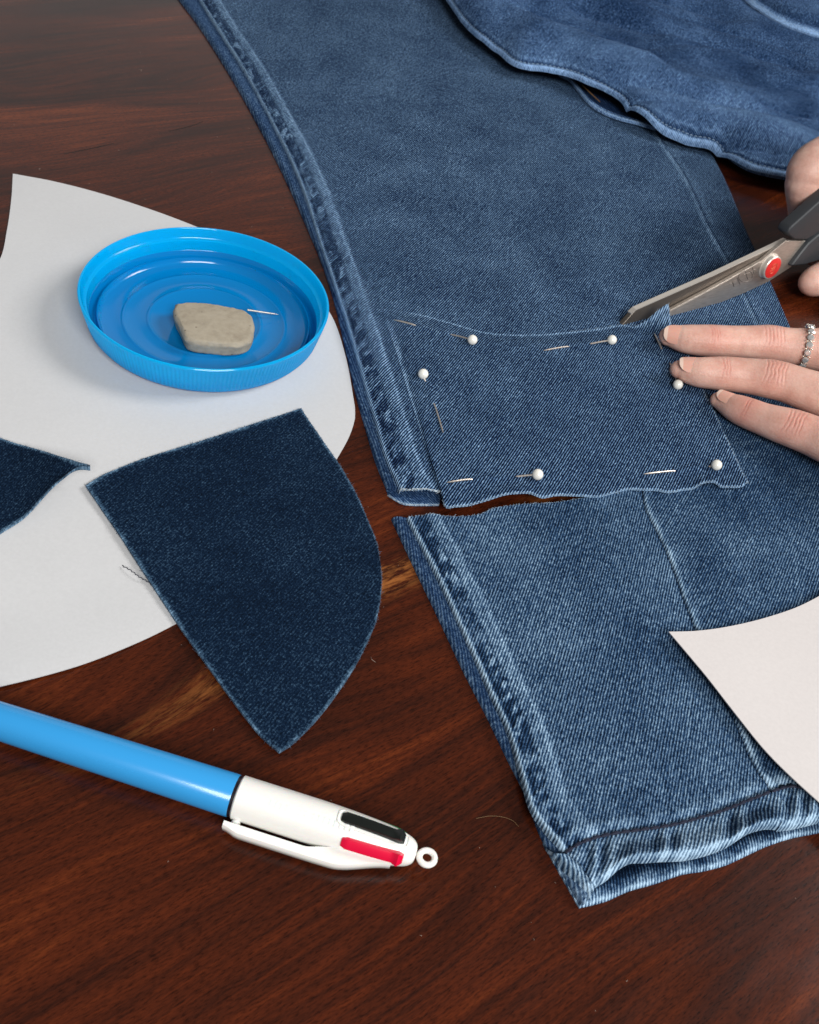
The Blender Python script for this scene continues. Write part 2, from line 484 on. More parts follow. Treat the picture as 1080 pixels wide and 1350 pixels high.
def build_leg():
    # strip of the back of the leg outside the side seam
    def zf(c):
        e = np.clip(c['L'] / 3.6, 0, 1)
        z = 0.35 + (H - 1.0) * np.sqrt(1 - (1 - e) ** 2) + 0.25 * (fbm(c['x'] / 9, c['y'] / 9, 4) - 0.5)
        return z, 0.10 * (1 - sstep(c['L'], 0, 2.0)) + 0.06 * (fbm(c['x'] / 6, c['y'] / 8, 2) - 0.5)
    o, X, lo = sheet('side_panel', jeans, [(190, -70, 0.3), (226, -70, 3)], [(509, 645, 0.3), (531, 648, 3)], [(a, b, 0.3) for a, b in OUT_L[:-1]] + [(509, 645, 0.3)],
                     [(a + 4, b, 2.6) for a, b in RIDGE], 260, 26, zf, M['denim_edge'], ((300, 120), (322, 190)), 2.4)
    # front of the leg between the side seam and the inner seam
    ut = np.r_[np.linspace(0, 0.10, 64), np.linspace(0.103, 0.93, 170), np.linspace(0.932, 1, 24)]
    def zf(c):
        z = leg_z(c['x'], c['y'])
        L = c['L']; al = c['B']
        fold = np.sqrt(np.clip(1 - (1 - np.clip(L / 0.9, 0, 1)) ** 2, 0, 1))
        z = z + 1.1 * fold * (1 - 0.7 * sstep(L, 9, 13)) - 0.9 * (1 - fold)
        p, band = seam_pucker(L, al, 12.5, 3)
        groove = np.exp(-((L - 2.3) / 0.55) ** 2)
        z = z + p - 0.30 * groove
        edge2 = np.exp(-((L - 12.2) / 1.0) ** 2)
        z = z + 0.25 * edge2
        rr = np.exp(-(c['R'] / 1.8) ** 2); grv = np.exp(-(c['R'] / 0.5) ** 2)
        z = z + 0.9 * rr - 1.3 * grv
        wear_shade = 0.50 * np.exp(-((L - 0.45) / 0.55) ** 2) + band - 0.10 * groove
        wear_shade = wear_shade + 0.20 * edge2 * (0.4 + vnoise(al / 6, L, 8)) + (0.26 * np.exp(-((c['R'] - 2.2) / 1.5) ** 2) - 0.3 * np.exp(-(c['R'] / 0.6) ** 2)) * (0.5 + 0.8 * vnoise(al / 5, 0 * L, 12))
        wear_shade = wear_shade + 0.05 * (fbm(c['x'] / 5, c['y'] / 30, 21) - 0.5)
        return z, wear_shade
    bottom = [(527, 647, 3), (556, 647, 3), (584, 647, 3), (680, 632, 3), (800, 600, 3), (920, 545, 3), (1020, 470, 3)]
    o, X, lo = sheet('leg_panel', jeans, [(222, -70, 3.4), (480, -70, 3.4), (740, -70, 3.4)], bottom, z3(RIDGE, 3.6), z3(INSEAM, 3.4), 330, 0, zf, M['denim'], ((560, 560), (600, 512)), 1.0, ut=ut)
    fray('frayed_edge', o_keep(o), np.array(X[-1, :70]), 1, 260, 1.1, M['fray_pale'], seed=4)
    # strip beyond the inner seam
    def zf(c):
        e = np.clip(c['R'] / 3.2, 0, 1)
        z = 0.35 + (leg_z(c['x'], c['y']) - 0.5) * np.sqrt(1 - (1 - e) ** 2)
        return z, 0.08 * (1 - sstep(c['R'], 0, 2)) - 0.45 * np.exp(-(c['L'] / 1.3) ** 2) + 0.08 * np.exp(-((c['L'] - 4) / 2.5) ** 2)
    sheet('inner_panel', jeans, [(738, -70, 3.2), (800, -70, 0.4)], [(1018, 470, 3.2), (1062, 485, 0.4)], [(a - 2, b, 3.2) for a, b in INSEAM], z3(OUT_R, 0.4), 220, 40, zf, M['denim'], ((930, 330), (962, 285)), 2.2)
    # back layer of the leg showing in the open cut end
    def zf(c):
        e = np.clip(c['L'] / 2.5, 0, 1)
        z = 0.3 + 0.9 * np.sqrt(1 - (1 - e) ** 2) + 0.3 * (fbm(c['x'] / 8, c['y'] / 8, 14) - 0.5)
        return z, 0.35 * np.exp(-(c['T'] / 0.8) ** 2) - 0.04
    o, X, lo = sheet('back_panel', jeans, [(502, 625, 0.4), (590, 620, 1.2)], [(512, 654, 0.4), (522, 660, .8), (535, 664, 1.2), (556, 665, 1.2), (579, 665, 1.2)], [(502, 625, 0.4), (512, 654, 0.4)], [(590, 620, 1.2), (579, 665, 1.2)],
                     40, 70, zf, M['denim_edge'], ((540, 662), (530, 652)), 0.8)
    fray('frayed_edge', o, np.array(X[-1]), 1, 150, 0.8, M['fray_pale'], seed=9)

def o_keep(o): return o

PINS = [  # head, where the shaft enters, where the point comes out again, tip  (photo positions), label
    ((623, 448), (597, 441.5), (545, 428), (519, 421.5), 'pearl headed pin below the chalk line, leftmost of the two there'),
    ((807, 448), (780, 453), (748, 457), (717, 462), 'pearl headed pin below the chalk line nearest the scissor tips'),
    ((558, 493), (560, 501), (573, 534), (584.5, 571), 'pearl headed pin beside the side seam, pointing down the panel'),
    ((709, 625.5), (684, 628), (619, 632), (589, 636), 'pearl headed pin at the middle of the cut bottom edge'),
    ((945, 613), (937, 615), (887, 621), (849, 625), 'pearl headed pin at the bottom right corner of the denim panel'),
    ((894, 507), (884, 480), (872, 459), (862, 438), 'pearl headed pin half hidden under the fingertips'),
]
PT = [(503, 406), (520, 408), (560, 415), (600, 426), (640, 437), (680, 440.5), (720, 440), (765, 436), (800, 431), (822, 428)]
PTOP = [(a, b, 3.9) for a, b in PT] + [(838, 421, 8), (856, 412, 12), (872, 404, 15), (881, 400.5, 16.5)]
PRIGHT = [(881, 400.5, 16.5), (885, 412, 13.5), (893, 432, 8.6), (905, 460, 6.4), (918, 489, 6), (930, 518, 6), (944, 548, 6), (962, 587, 6), (985, 636, 6)]
PBOT = [(584, 648, 4.5), (588, 667, 4.5), (602, 667, 4.5), (618, 665.5, 4.5), (634, 661, 5), (649, 656.5, 5.5), (664, 652, 5.8), (680, 650, 6), (698, 650, 6), (708, 654, 5.5), (716, 656.5, 5.2), (735, 653, 5), (761, 653, 5),
        (789, 654, 4.8), (811, 648, 5), (828, 644, 5), (850, 645, 5.4), (867, 646, 5.4), (883, 648.5, 5.4), (900, 645, 5.4), (914, 643, 5.6), (926, 636, 6.6), (936, 634, 7), (943, 635, 6.8), (951, 641, 6), (964, 642, 5.8), (978, 641.5, 5.8), (985, 636, 5.8)]
PLEFT = [(503, 406, 3.9), (520, 455, 4.1), (540, 520, 4.2), (562, 590, 4.3), (584, 648, 4.5)]

def build_panel():
    pins = []
    for hd, en, ex, tip, _ in PINS:
        pins.append((at(*en, 5)[:2], at(*ex, 5)[:2]))
    def zf(c):
        x, y = c['x'], c['y']
        base = leg_z(x, y) + 0.50
        k = sstep(c['B'], 0.0, 10) * sstep(c['L'], 0, 7)
        z = base + k * (1.2 + 0.5 * sstep(c['px'], 780, 900) + 0.9 * (fbm(x / 20, y / 20, 31) - 0.5))
        # lifted corner over the lower blade and the wavy cut edge
        up_ = np.exp(-(((c['px'] - 881) / 34) ** 2 + ((c['py'] - 401) / 26) ** 2)) * sstep(c['px'], 822, 850)
        z = z * (1 - up_) + up_ * np.maximum(c['z'], z)
        wavy = np.interp(c['px'], [p[0] for p in PBOT[3:]], [p[2] - 5.0 for p in PBOT[3:]])
        z = z + wavy * np.exp(-(c['T'] / 4.5) ** 2)
        for a, b in pins:
            ab = b - a; L2 = ab @ ab
            u = ((x - a[0]) * ab[0] + (y - a[1]) * ab[1]) / L2
            uc = np.clip(u, 0.02, 0.98)
            dd = np.hypot(x - a[0] - uc * ab[0], y - a[1] - uc * ab[1])
            z = z + 0.6 * np.exp(-(dd / 2.2) ** 2) * np.sqrt(np.clip(4 * uc * (1 - uc), 0, 1))
        for fx_, fy_ in ((886, 452), (903, 498)):            # the cloth gives under the fingertips
            q_ = at(fx_, fy_, 5.5); z = z - 0.9 * np.exp(-((x - q_[0]) ** 2 + (y - q_[1]) ** 2) / 6.5 ** 2)
        al = c['px']
        chalk = np.exp(-((c['B'] - 0.7) / 0.6) ** 2) * (0.30 + 0.35 * fbm(c['x'] / 1.0, c['y'] / 1.0, 6) + 0.25 * vnoise(al / 14, 0 * al, 3)) * sstep(al, 500, 575)
        wear_shade = 0.62 * chalk * (1 - 0.3 * sstep(al, 830, 850))
        wear_shade = wear_shade + 0.5 * np.exp(-(c['T'] / 0.5) ** 2) + 0.32 * np.exp(-(c['R'] / 0.7) ** 2)
        wear_shade = wear_shade + 0.36 * np.exp(-((c['L'] - 1.0) / 1.3) ** 2) * sstep(c['B'], 3, 20) * (0.3 + vnoise(c['B'] / 5, 0 * al, 18))
        # soft lighter rubs running with the leg
        wear_shade = wear_shade + 0.07 * (fbm(x / 4.5 + y / 30, y / 26, 41) - 0.5)
        # lighter area where the corner turns up
        wear_shade = wear_shade + 0.16 * sstep(c['z'], 7.5, 12)
        return z, wear_shade
    o, X, lo = sheet('pinned_panel', jeans, PTOP, PBOT, PLEFT, PRIGHT, 240, 330, zf, M['denim'], ((560, 560), (600, 512)), 0.9, us=np.linspace(0, 1, 240) ** 1.0)
    fray('frayed_edge', o, X[-1, 6:], 1, 700, 1.0, M['fray'], seed=5, rad=0.06)
    fray('frayed_edge', o, X[:, -1], -1, 360, 0.9, M['fray'], seed=6, rad=0.06)
    fray('frayed_edge', o, X[0, 215:], -1, 160, 1.0, M['fray'], seed=7, rad=0.06)
    global PANEL
    PANEL = X.reshape(-1, 3)

def build_fold():
    """the other leg, heaped across the top right of the picture"""
    edge = [(548, -70, 11), (590, 0, 12), (608, 25, 12.5), (628, 45, 12.5), (655, 65, 12), (682, 86, 12), (712, 91, 12.5), (745, 98, 13), (770, 106, 14), (815, 124, 14.5), (840, 148, 13), (868, 166, 12), (905, 179, 11.5), (945, 191, 11), (970, 207, 10.5), (990, 219, 10), (1012, 225, 10), (1032, 230, 10), (1120, 250, 10)]
    def zf(c):
        x, y, B = c['x'], c['y'], c['B']
        px, py = c['px'], c['py']
        rise = 19 * (1 - np.exp(-B / 20)) - 9 * sstep(B, 46, 72) + 9 * sstep(B, 84, 125)
        z = c['z'] * np.exp(-B / 90) + 8 * (1 - np.exp(-B / 90)) + rise
        # folds running from upper left to lower right
        q = py - 0.30 * px
        def fold(c0, w, a, x0, x1):
            return a * np.exp(-((q - c0) / w) ** 2) * sstep(px, x0, x0 + 60) * (1 - sstep(px, x1 - 60, x1))
        def crease(c0, w, a, x0, x1):
            return -a * np.exp(-np.abs(q - c0 + 6 * (fbm(px / 60, py / 200, int(abs(c0))) - .5)) / w) * sstep(px, x0, x0 + 70) * (1 - sstep(px, x1 - 70, x1))
        z = z + crease(-128, 8, 8.0, 780, 1140) + crease(-170, 10, 8.0, 640, 900) + crease(-212, 11, 11.0, 700, 1100) + crease(-250, 9, 9.0, 640, 1000)
        z = z + crease(-92, 4, 5.0, 820, 1060) + crease(-112, 4, 5.0, 760, 960) + crease(-148, 5, 6.0, 820, 1120) + crease(-190, 5, 6.0, 660, 880) + crease(-232, 5, 6.0, 820, 1130)
        z = z + fold(-105, 12, 3.0, 770, 1110) + fold(-150, 14, 3.0, 660, 1040)
        z = z - 2.4 * np.exp(-(((px - 915) / 32) ** 2 + ((py - 74 - 0.12 * (px - 915)) / 4.5) ** 2))
        z = z + 2.4 * (fbm(x / 30, y / 18, 51) - 0.5) + 0.8 * (fbm(x / 9, y / 7, 52) - 0.5)
        roll = np.sqrt(np.clip(1 - (1 - np.clip(B / 0.7, 0, 1)) ** 2, 0, 1))
        z = z + 0.6 * roll - 0.9 * np.exp(-((B - 2.6) / 0.7) ** 2)
        wear_shade = 0.58 * np.exp(-((B - 0.8) / 0.9) ** 2) + 0.14 * np.exp(-((B - 4.2) / 0.9) ** 2) - 0.34 * np.exp(-((B - 2.6) / 0.7) ** 2)
        wear_shade = wear_shade + 0.10 * (fbm(x / 16, y / 12, 55) - 0.5) + 0.07 * np.exp(-((B - 18) / 16) ** 2) * sstep(px, 640, 800) - 0.10 * sstep(B, 45, 80)  # paints the fold's lit front band lighter, the cloth behind it darker
        return z, wear_shade
    o, X, lo = sheet('folded_leg', jeans, edge, [(640, -190, 16), (860, -120, 20), (1000, -60, 22), (1160, 20, 22)], [(548, -70, 11), (640, -190, 16)], [(1120, 250, 10), (1160, 20, 22)],
                     230, 300, zf, M['denim_fold'], ((860, 150), (900, 110)), 1.3)
    P = X[4]; keepers = P
    k = [int(v) for v in np.linspace(0, len(us_b) - 1, 3)] if False else None
    # two rows of topstitching near the felled edge
    B = np.cumsum(np.linalg.norm(np.diff(X[:, 150], axis=0), axis=1))
    i1, i2 = int(np.searchsorted(B, 1.6)), int(np.searchsorted(B, 3.4))
    stitches('topstitching', o, X[i2] + np.array([0, 0, 0.05]), M['thread_pale'], 1.8, 0.8, 0.2)
    # the under layer of the same seam, gaping below the edge
    lip = [(738, 97, 6.5), (752, 104, 6.5), (763, 118, 6.2), (775, 133, 6), (792, 146, 5.8), (815, 156, 5.6), (842, 163, 5.6), (868, 170, 5.8), (912, 172, 6)]
    def zf(c):
        B = c['B']
        z = 5.6 + 0.7 * np.sqrt(np.clip(1 - (1 - np.clip(B / 1.2, 0, 1)) ** 2, 0, 1)) - 0.5 * np.exp(-((B - 2.2) / 0.6) ** 2) - 1.2 * sstep(B, 3.5, 9)
        return z, 0.55 * np.exp(-((B - 0.7) / 0.8) ** 2) + 0.12 * np.exp(-((B - 3.0) / 0.6) ** 2) - 0.3 * sstep(B, 3.5, 6)  # negative term paints the shade inside the gaping seam
    o, X, lo = sheet('seam_allowance', jeans, lip, [(742, 82, 6), (790, 92, 6), (850, 120, 6), (920, 165, 6)], [(738, 97, 6.5), (742, 82, 6)], [(912, 172, 6), (920, 165, 6)], 60, 130, zf, M['denim_fold'], ((780, 130), (790, 110)), 1.0)
    B = np.cumsum(np.linalg.norm(np.diff(X[:, 60], axis=0), axis=1)); i2 = int(np.searchsorted(B, 2.0))
    stitches('topstitching', o, X[i2], M['thread_pale'], 1.6, 0.7, 0.18)
    mb = MB(); mb.tube([at(768, 112, 7.2), at(778, 122, 7.0), at(791, 134, 6.4)], [0.35, 0.35, 0.3], 6)
    mb.build('loose_thread', M['thread_tan'], jeans)
    # second part of the seam edge towards the right, gaping too
    lip = [(925, 184, 5.6), (948, 194, 5.4), (968, 211, 5.2), (988, 223, 5), (1012, 230, 5), (1034, 234, 5), (1100, 248, 5)]
    o, X, lo = sheet('seam_allowance', jeans, lip, [(930, 172, 6), (980, 192, 6), (1110, 230, 6)], [(925, 184, 5.6), (930, 172, 6)], [(1100, 248, 5), (1110, 230, 6)], 40, 100,
                     lambda c: (4.6 + 0.8 * np.sqrt(np.clip(1 - (1 - np.clip(c['B'] / 1.2, 0, 1)) ** 2, 0, 1)) - 0.4 * np.exp(-((c['B'] - 2.2) / 0.6) ** 2), 0.55 * np.exp(-((c['B'] - 0.7) / 0.9) ** 2) - 0.1), M['denim_fold'], ((980, 210), (990, 190)), 1.0)
    # a further fold with a pale felled edge in the top right corner
    def zf(c):
        B = c['B']
        z = 30 + 7 * (1 - np.exp(-B / 14)) + 2.0 * (fbm(c['x'] / 18, c['y'] / 12, 61) - 0.5)
        z = z + 0.9 * np.sqrt(np.clip(1 - (1 - np.clip(B / 1.2, 0, 1)) ** 2, 0, 1)) - 0.9 * np.exp(-((B - 2.6) / 0.8) ** 2) - 5 * np.exp(-((B - 13) / 4.5) ** 2)
        return z, 0.75 * np.exp(-((B - 1.2) / 1.6) ** 2) + 0.1 * np.exp(-((B - 4.0) / 0.8) ** 2) - 0.12 * np.exp(-((B - 12) / 5) ** 2)
    o, X, lo = sheet('upper_fold', jeans, [(930, -60, 30), (985, 0, 30), (1005, 15, 30), (1030, 30, 30), (1055, 40, 30), (1080, 47, 30), (1130, 58, 30)], [(1000, -140, 30), (1080, -80, 30), (1180, -40, 30)], [(930, -60, 30), (1000, -140, 30)], [(1130, 58, 30), (1180, -40, 30)],
                     90, 120, zf, M['denim_fold'], ((1000, 0), (1020, -20)), 1.3)
    B = np.cumsum(np.linalg.norm(np.diff(X[:, 60], axis=0), axis=1)); i2 = int(np.searchsorted(B, 3.4))
    stitches('topstitching', o, X[i2], M['thread_pale'], 1.8, 0.8, 0.2)

build_leg()
build_panel()
build_fold()

# ------------------------------------------------------------------ cut-off hem of the leg
hem = empty('cut_off_trouser_leg', tuple(at(800, 950, 0)), 'cut-off lower end of a faded blue jeans leg with its stitched hem', 'denim piece')
HO = [(516, 685), (545, 747), (580, 820), (612, 888), (640, 942), (668, 1000), (692, 1048), (712, 1102), (735, 1145), (764, 1196)]
HR = [(537, 683), (560, 728), (582, 772), (605, 822), (626, 868), (648, 918), (670, 965), (688, 1025), (700, 1066), (722, 1098), (744, 1124)]
HI = [(846, 600), (850, 664), (866, 700), (884, 742), (903, 795), (925, 850), (950, 910), (972, 955), (996, 1008), (1018, 1042)]
HS = [(744, 1124), (766, 1110), (800, 1100), (840, 1094), (880, 1088), (920, 1078), (958, 1066), (990, 1053), (1018, 1042)]
HE = [(783, 1166), (800, 1158), (822, 1143), (850, 1140), (885, 1136), (920, 1130), (955, 1118), (985, 1101), (1010, 1092), (1030, 1090)]

def hem_z(x, y):
    return 4.2 + 1.5 * (fbm(x / 40, y / 50, 73) - 0.5) + 0.4 * (fbm(x / 12, y / 18, 79) - 0.5)

def build_hem():
    def zf(c):
        e = np.clip(c['L'] / 3.4, 0, 1)
        z = 0.35 + 2.4 * np.sqrt(1 - (1 - e) ** 2) + 0.3 * (fbm(c['x'] / 9, c['y'] / 9, 74) - 0.5) + 1.2 * sstep(c['s'], .88, 1)
        return z, 0.10 * (1 - sstep(c['L'], 0, 1.6)) + 0.16 * sstep(c['s'], 0.80, 0.98) + 0.05 * (fbm(c['x'] / 6, c['y'] / 8, 77) - .5)
    bot = [(764, 1196, 0.4), (771, 1186, 2), (776, 1172, 3.5), (778, 1160, 5)]
    sheet('side_panel', hem, [(516, 685, .4), (541, 684, 3)], bot, z3(HO, 0.4), [(a + 4, b, 3) for a, b in HR] + [(762, 1142, 4), (778, 1160, 5)], 230, 30, zf, M['denim_edge'], ((640, 900), (652, 960)), 2.4)
    # front between side seam and the second seam
    ut = np.r_[np.linspace(0, 0.14, 60), np.linspace(0.143, 0.95, 130), np.linspace(0.953, 1, 24)]
    def zf(c):
        z = hem_z(c['x'], c['y']); L = c['L']; al = c['B']
        fold = np.sqrt(np.clip(1 - (1 - np.clip(L / 0.9, 0, 1)) ** 2, 0, 1))
        z = z + 0.8 * fold * (1 - 0.7 * sstep(L, 9, 13)) - 0.9 * (1 - fold)
        p, band = seam_pucker(L, al, 11.5, 83)
        groove = np.exp(-((L - 2.2) / 0.55) ** 2); edge2 = np.exp(-((L - 11.4) / 1.0) ** 2)
        z = z + p - 0.30 * groove + 0.25 * edge2
        rr = np.exp(-(c['R'] / 1.8) ** 2); grv = np.exp(-(c['R'] / 0.5) ** 2)
        z = z - 0.5 * grv
        T = c['T']
        z = z - 0.8 * np.exp(-(T / 1.0) ** 2) + 0.4 * np.exp(-((T - 3) / 1.8) ** 2)
        rip = np.sin(c['px'] * 0.16 + 3 * vnoise(c['px'] / 40, 0 * L, 5))
        wear_shade = 0.50 * np.exp(-((L - 0.45) / 0.55) ** 2) + band - 0.10 * groove
        wear_shade = wear_shade + 0.16 * edge2 * (0.4 + vnoise(al / 6, L, 8))
        wear_shade = wear_shade + np.exp(-((T - 2.4) / 2.0) ** 2) * (0.13 + 0.08 * rip)
        wear_shade = wear_shade + 0.05 * (fbm(c['x'] / 5 , c['y'] / 30, 91) - 0.5) - 0.40 * np.exp(-(c['R'] / 0.9) ** 2)
        return z, wear_shade
    top = [(537, 683, 4), (566, 680, 4), (589, 681, 4), (607, 681, 4), (633, 678, 4), (651, 670, 4), (691, 664, 4), (740, 661, 4), (790, 648, 4), (846, 600, 4)]
    o, X, lo = sheet('leg_panel', hem, top, z3(HS, 4.5), z3(HR, 4.2), z3(HI, 4.2), 250, 0, zf, M['denim_hem'], ((640, 860), (662, 800)), 1.0, ut=ut)
    fray('frayed_edge', o, X[0, :150], -1, 420, 0.8, M['fray'], seed=12, rad=0.055)
    # panel beyond the second seam, running up under the pinned panel and the hand
    def zf(c):
        z = hem_z(c['x'], c['y']) + 0.35
        L = c['L']
        fold = np.sqrt(np.clip(1 - (1 - np.clip(L / 0.8, 0, 1)) ** 2, 0, 1))
        z = z + 0.75 * fold - 0.5 + 0.3 * np.exp(-((L - 2) / 1.5) ** 2)
        k = sstep(c['py'], 640, 560); z = z * (1 - k) + k * np.minimum(z, 4.6)
        n = vnoise(c['B'] / 7, 0 * L, 95)
        wear_shade = 0.42 * np.exp(-((L - 0.9) / 1.2) ** 2) * (0.35 + 1.0 * n) + 0.14 * np.exp(-((L - 5) / 4) ** 2) * sstep(c['py'], 650, 760) * n
        T = c['T']
        wear_shade = wear_shade + 0.28 * np.exp(-((T - 2.2) / 1.6) ** 2) - 0.15 * sstep(T, 4, 7) * (1 - sstep(T, 7, 14))
        wear_shade = wear_shade - 0.08 * sstep(c['py'], 760, 640) + 0.05 * (fbm(c['x'] / 5, c['y'] / 30, 96) - 0.5)
        z = z - 0.8 * np.exp(-(T / 1.0) ** 2)
        return z, wear_shade
    o, X, lo = sheet('inner_panel', hem, [(846, 600, 4.4), (905, 545, 4.4), (985, 505, 4.4), (1130, 500, 4.4)], [(1018, 1042, 4.6), (1040, 1036, 4.6), (1062, 1038, 4.6), (1130, 1026, 4.6)], z3(HI, 4.6), [(1130, 500, 4.4), (1130, 800, 4.4), (1130, 1026, 4.6)],
                     240, 150, zf, M['denim_hem'], ((980, 720), (1003, 668)), 1.0)
    # folded hem band, rope-waved
    def band(name, cs, ce, l0, l1, seed, nt):
        def zf(c):
            s = c['s']; al = c['px']
            rope = np.sin(al * 0.115 + 2.2 * (vnoise(al / 45, 0 * al, seed) - .5) * 4 + 2.0 * s)
            arch = np.sin(np.clip(s, 0, 1) * math.pi) ** 0.6
            z = 4.3 + 1.3 * arch + 1.6 * sstep(s, 0.2, 1) + 0.55 * rope * np.sin(np.clip(s * 1.05, 0, 1) * math.pi)
            z = z + np.interp(al, [780, 800, 830, 870, 900, 955, 985, 1010, 1040, 1080, 1130], [-0.6, 0.8, 4.6, 4.2, 3.0, 3.0, 4.6, 3.4, 1.6, 1.4, 1.4]) * sstep(s, 0.3, 1)
            z = z - 1.1 * sstep(s, 0.90, 1.0)
            wear_shade = 0.12 + 0.11 * rope * (0.3 + sstep(s, 0, .5)) + 0.30 * np.exp(-((s - 0.95) / 0.10) ** 2) + 0.10 * (fbm(c['x'] / 6, c['y'] / 6, seed + 3) - .5)
            wear_shade = wear_shade - 0.25 * np.exp(-(c['B'] / 0.8) ** 2)
            return z, wear_shade
        return sheet(name, hem, cs, ce, l0, l1, 70, nt, zf, M['denim_hem'], ((860, 1130), (882, 1070)), 2.2)
    o, X, lo = band('hem_band', z3(HS, 4.6), [(a, b, 8.6) for a, b in HE], [(744, 1124, 4.6), (765, 1143, 5), (783, 1166, 6)], [(1018, 1042, 4.6), (1034, 1062, 6), (1030, 1090, 7)], 5, 220)
    stitches('hem_stitching', o, X[2] + np.array([0, 0, 0.25]), M['thread_navy'], 2.8, 0.2, 0.46)
    o, X, lo = band('hem_band', [(1016, 1043, 4.6), (1040, 1036, 4.6), (1062, 1038, 4.6), (1130, 1026, 4.6)], [(1027, 1092, 7), (1052, 1089, 6), (1080, 1082, 6), (1130, 1070, 6)], [(1016, 1043, 4.6), (1032, 1062, 6), (1027, 1092, 7)], [(1130, 1026, 4.6), (1130, 1070, 6)], 15, 90)
    stitches('hem_stitching', o, X[2] + np.array([0, 0, 0.25]), M['thread_navy'], 2.8, 0.2, 0.46)
    # back half of the hem, lying on the table under the opening
    def zf(c):
        s = c['s']; al = c['px']
        rope = np.sin(al * 0.12 + 3 * vnoise(al / 50, 0 * al, 25))
        z = 0.8 + 0.6 * np.sin(np.clip((s - .35) / .65, 0, 1) * math.pi) + 0.25 * rope * sstep(s, .3, .8) - 0.5 * sstep(s, 0.92, 1)
        return z, 0.06 + 0.10 * rope + 0.34 * np.exp(-((s - 0.94) / 0.07) ** 2) - 0.42 * (1 - sstep(s, 0.45, 0.82))  # last term paints the shade inside the hem opening
    sheet('back_hem', hem, [(752, 1150, 1), (860, 1110, 1), (960, 1085, 1), (1130, 1045, 1)], [(764, 1197, .6), (800, 1187, 1), (830, 1173, 1.5), (865, 1163, 1.5), (900, 1151, 1.5), (930, 1146, 1.5), (960, 1138, 1.5), (990, 1124, 1.5), (1012, 1114, 1.5), (1045, 1103, 1.5), (1080, 1096, 1.5), (1130, 1084, 1.5)],
          [(752, 1150, 1), (764, 1197, .6)], [(1130, 1045, 1), (1130, 1084, 1.5)], 50, 220, zf, M['denim_hem'], ((860, 1160), (852, 1110)), 1.4)
    # little side corner of the hem band, turned round the seam
    def zf(c):
        s = c['s']
        return 0.5 + 4.6 * sstep(c['t'], 0, 0.75) + 0.4 * np.sin(s * math.pi) , 0.22 + 0.25 * np.exp(-((s - 0.92) / .1) ** 2) + 0.15 * (fbm(c['x'] / 4, c['y'] / 4, 44) - .5)
    sheet('hem_corner', hem, [(716, 1112, .5), (730, 1128, 3), (746, 1126, 5)], [(764, 1197, .5), (776, 1186, 3), (786, 1166, 5)], [(716, 1112, .5), (737, 1150, .5), (764, 1197, .5)], [(746, 1126, 5), (768, 1144, 5), (786, 1166, 5)], 50, 30, zf, M['denim_hem'], ((745, 1140), (752, 1170)), 1.2)
build_hem()

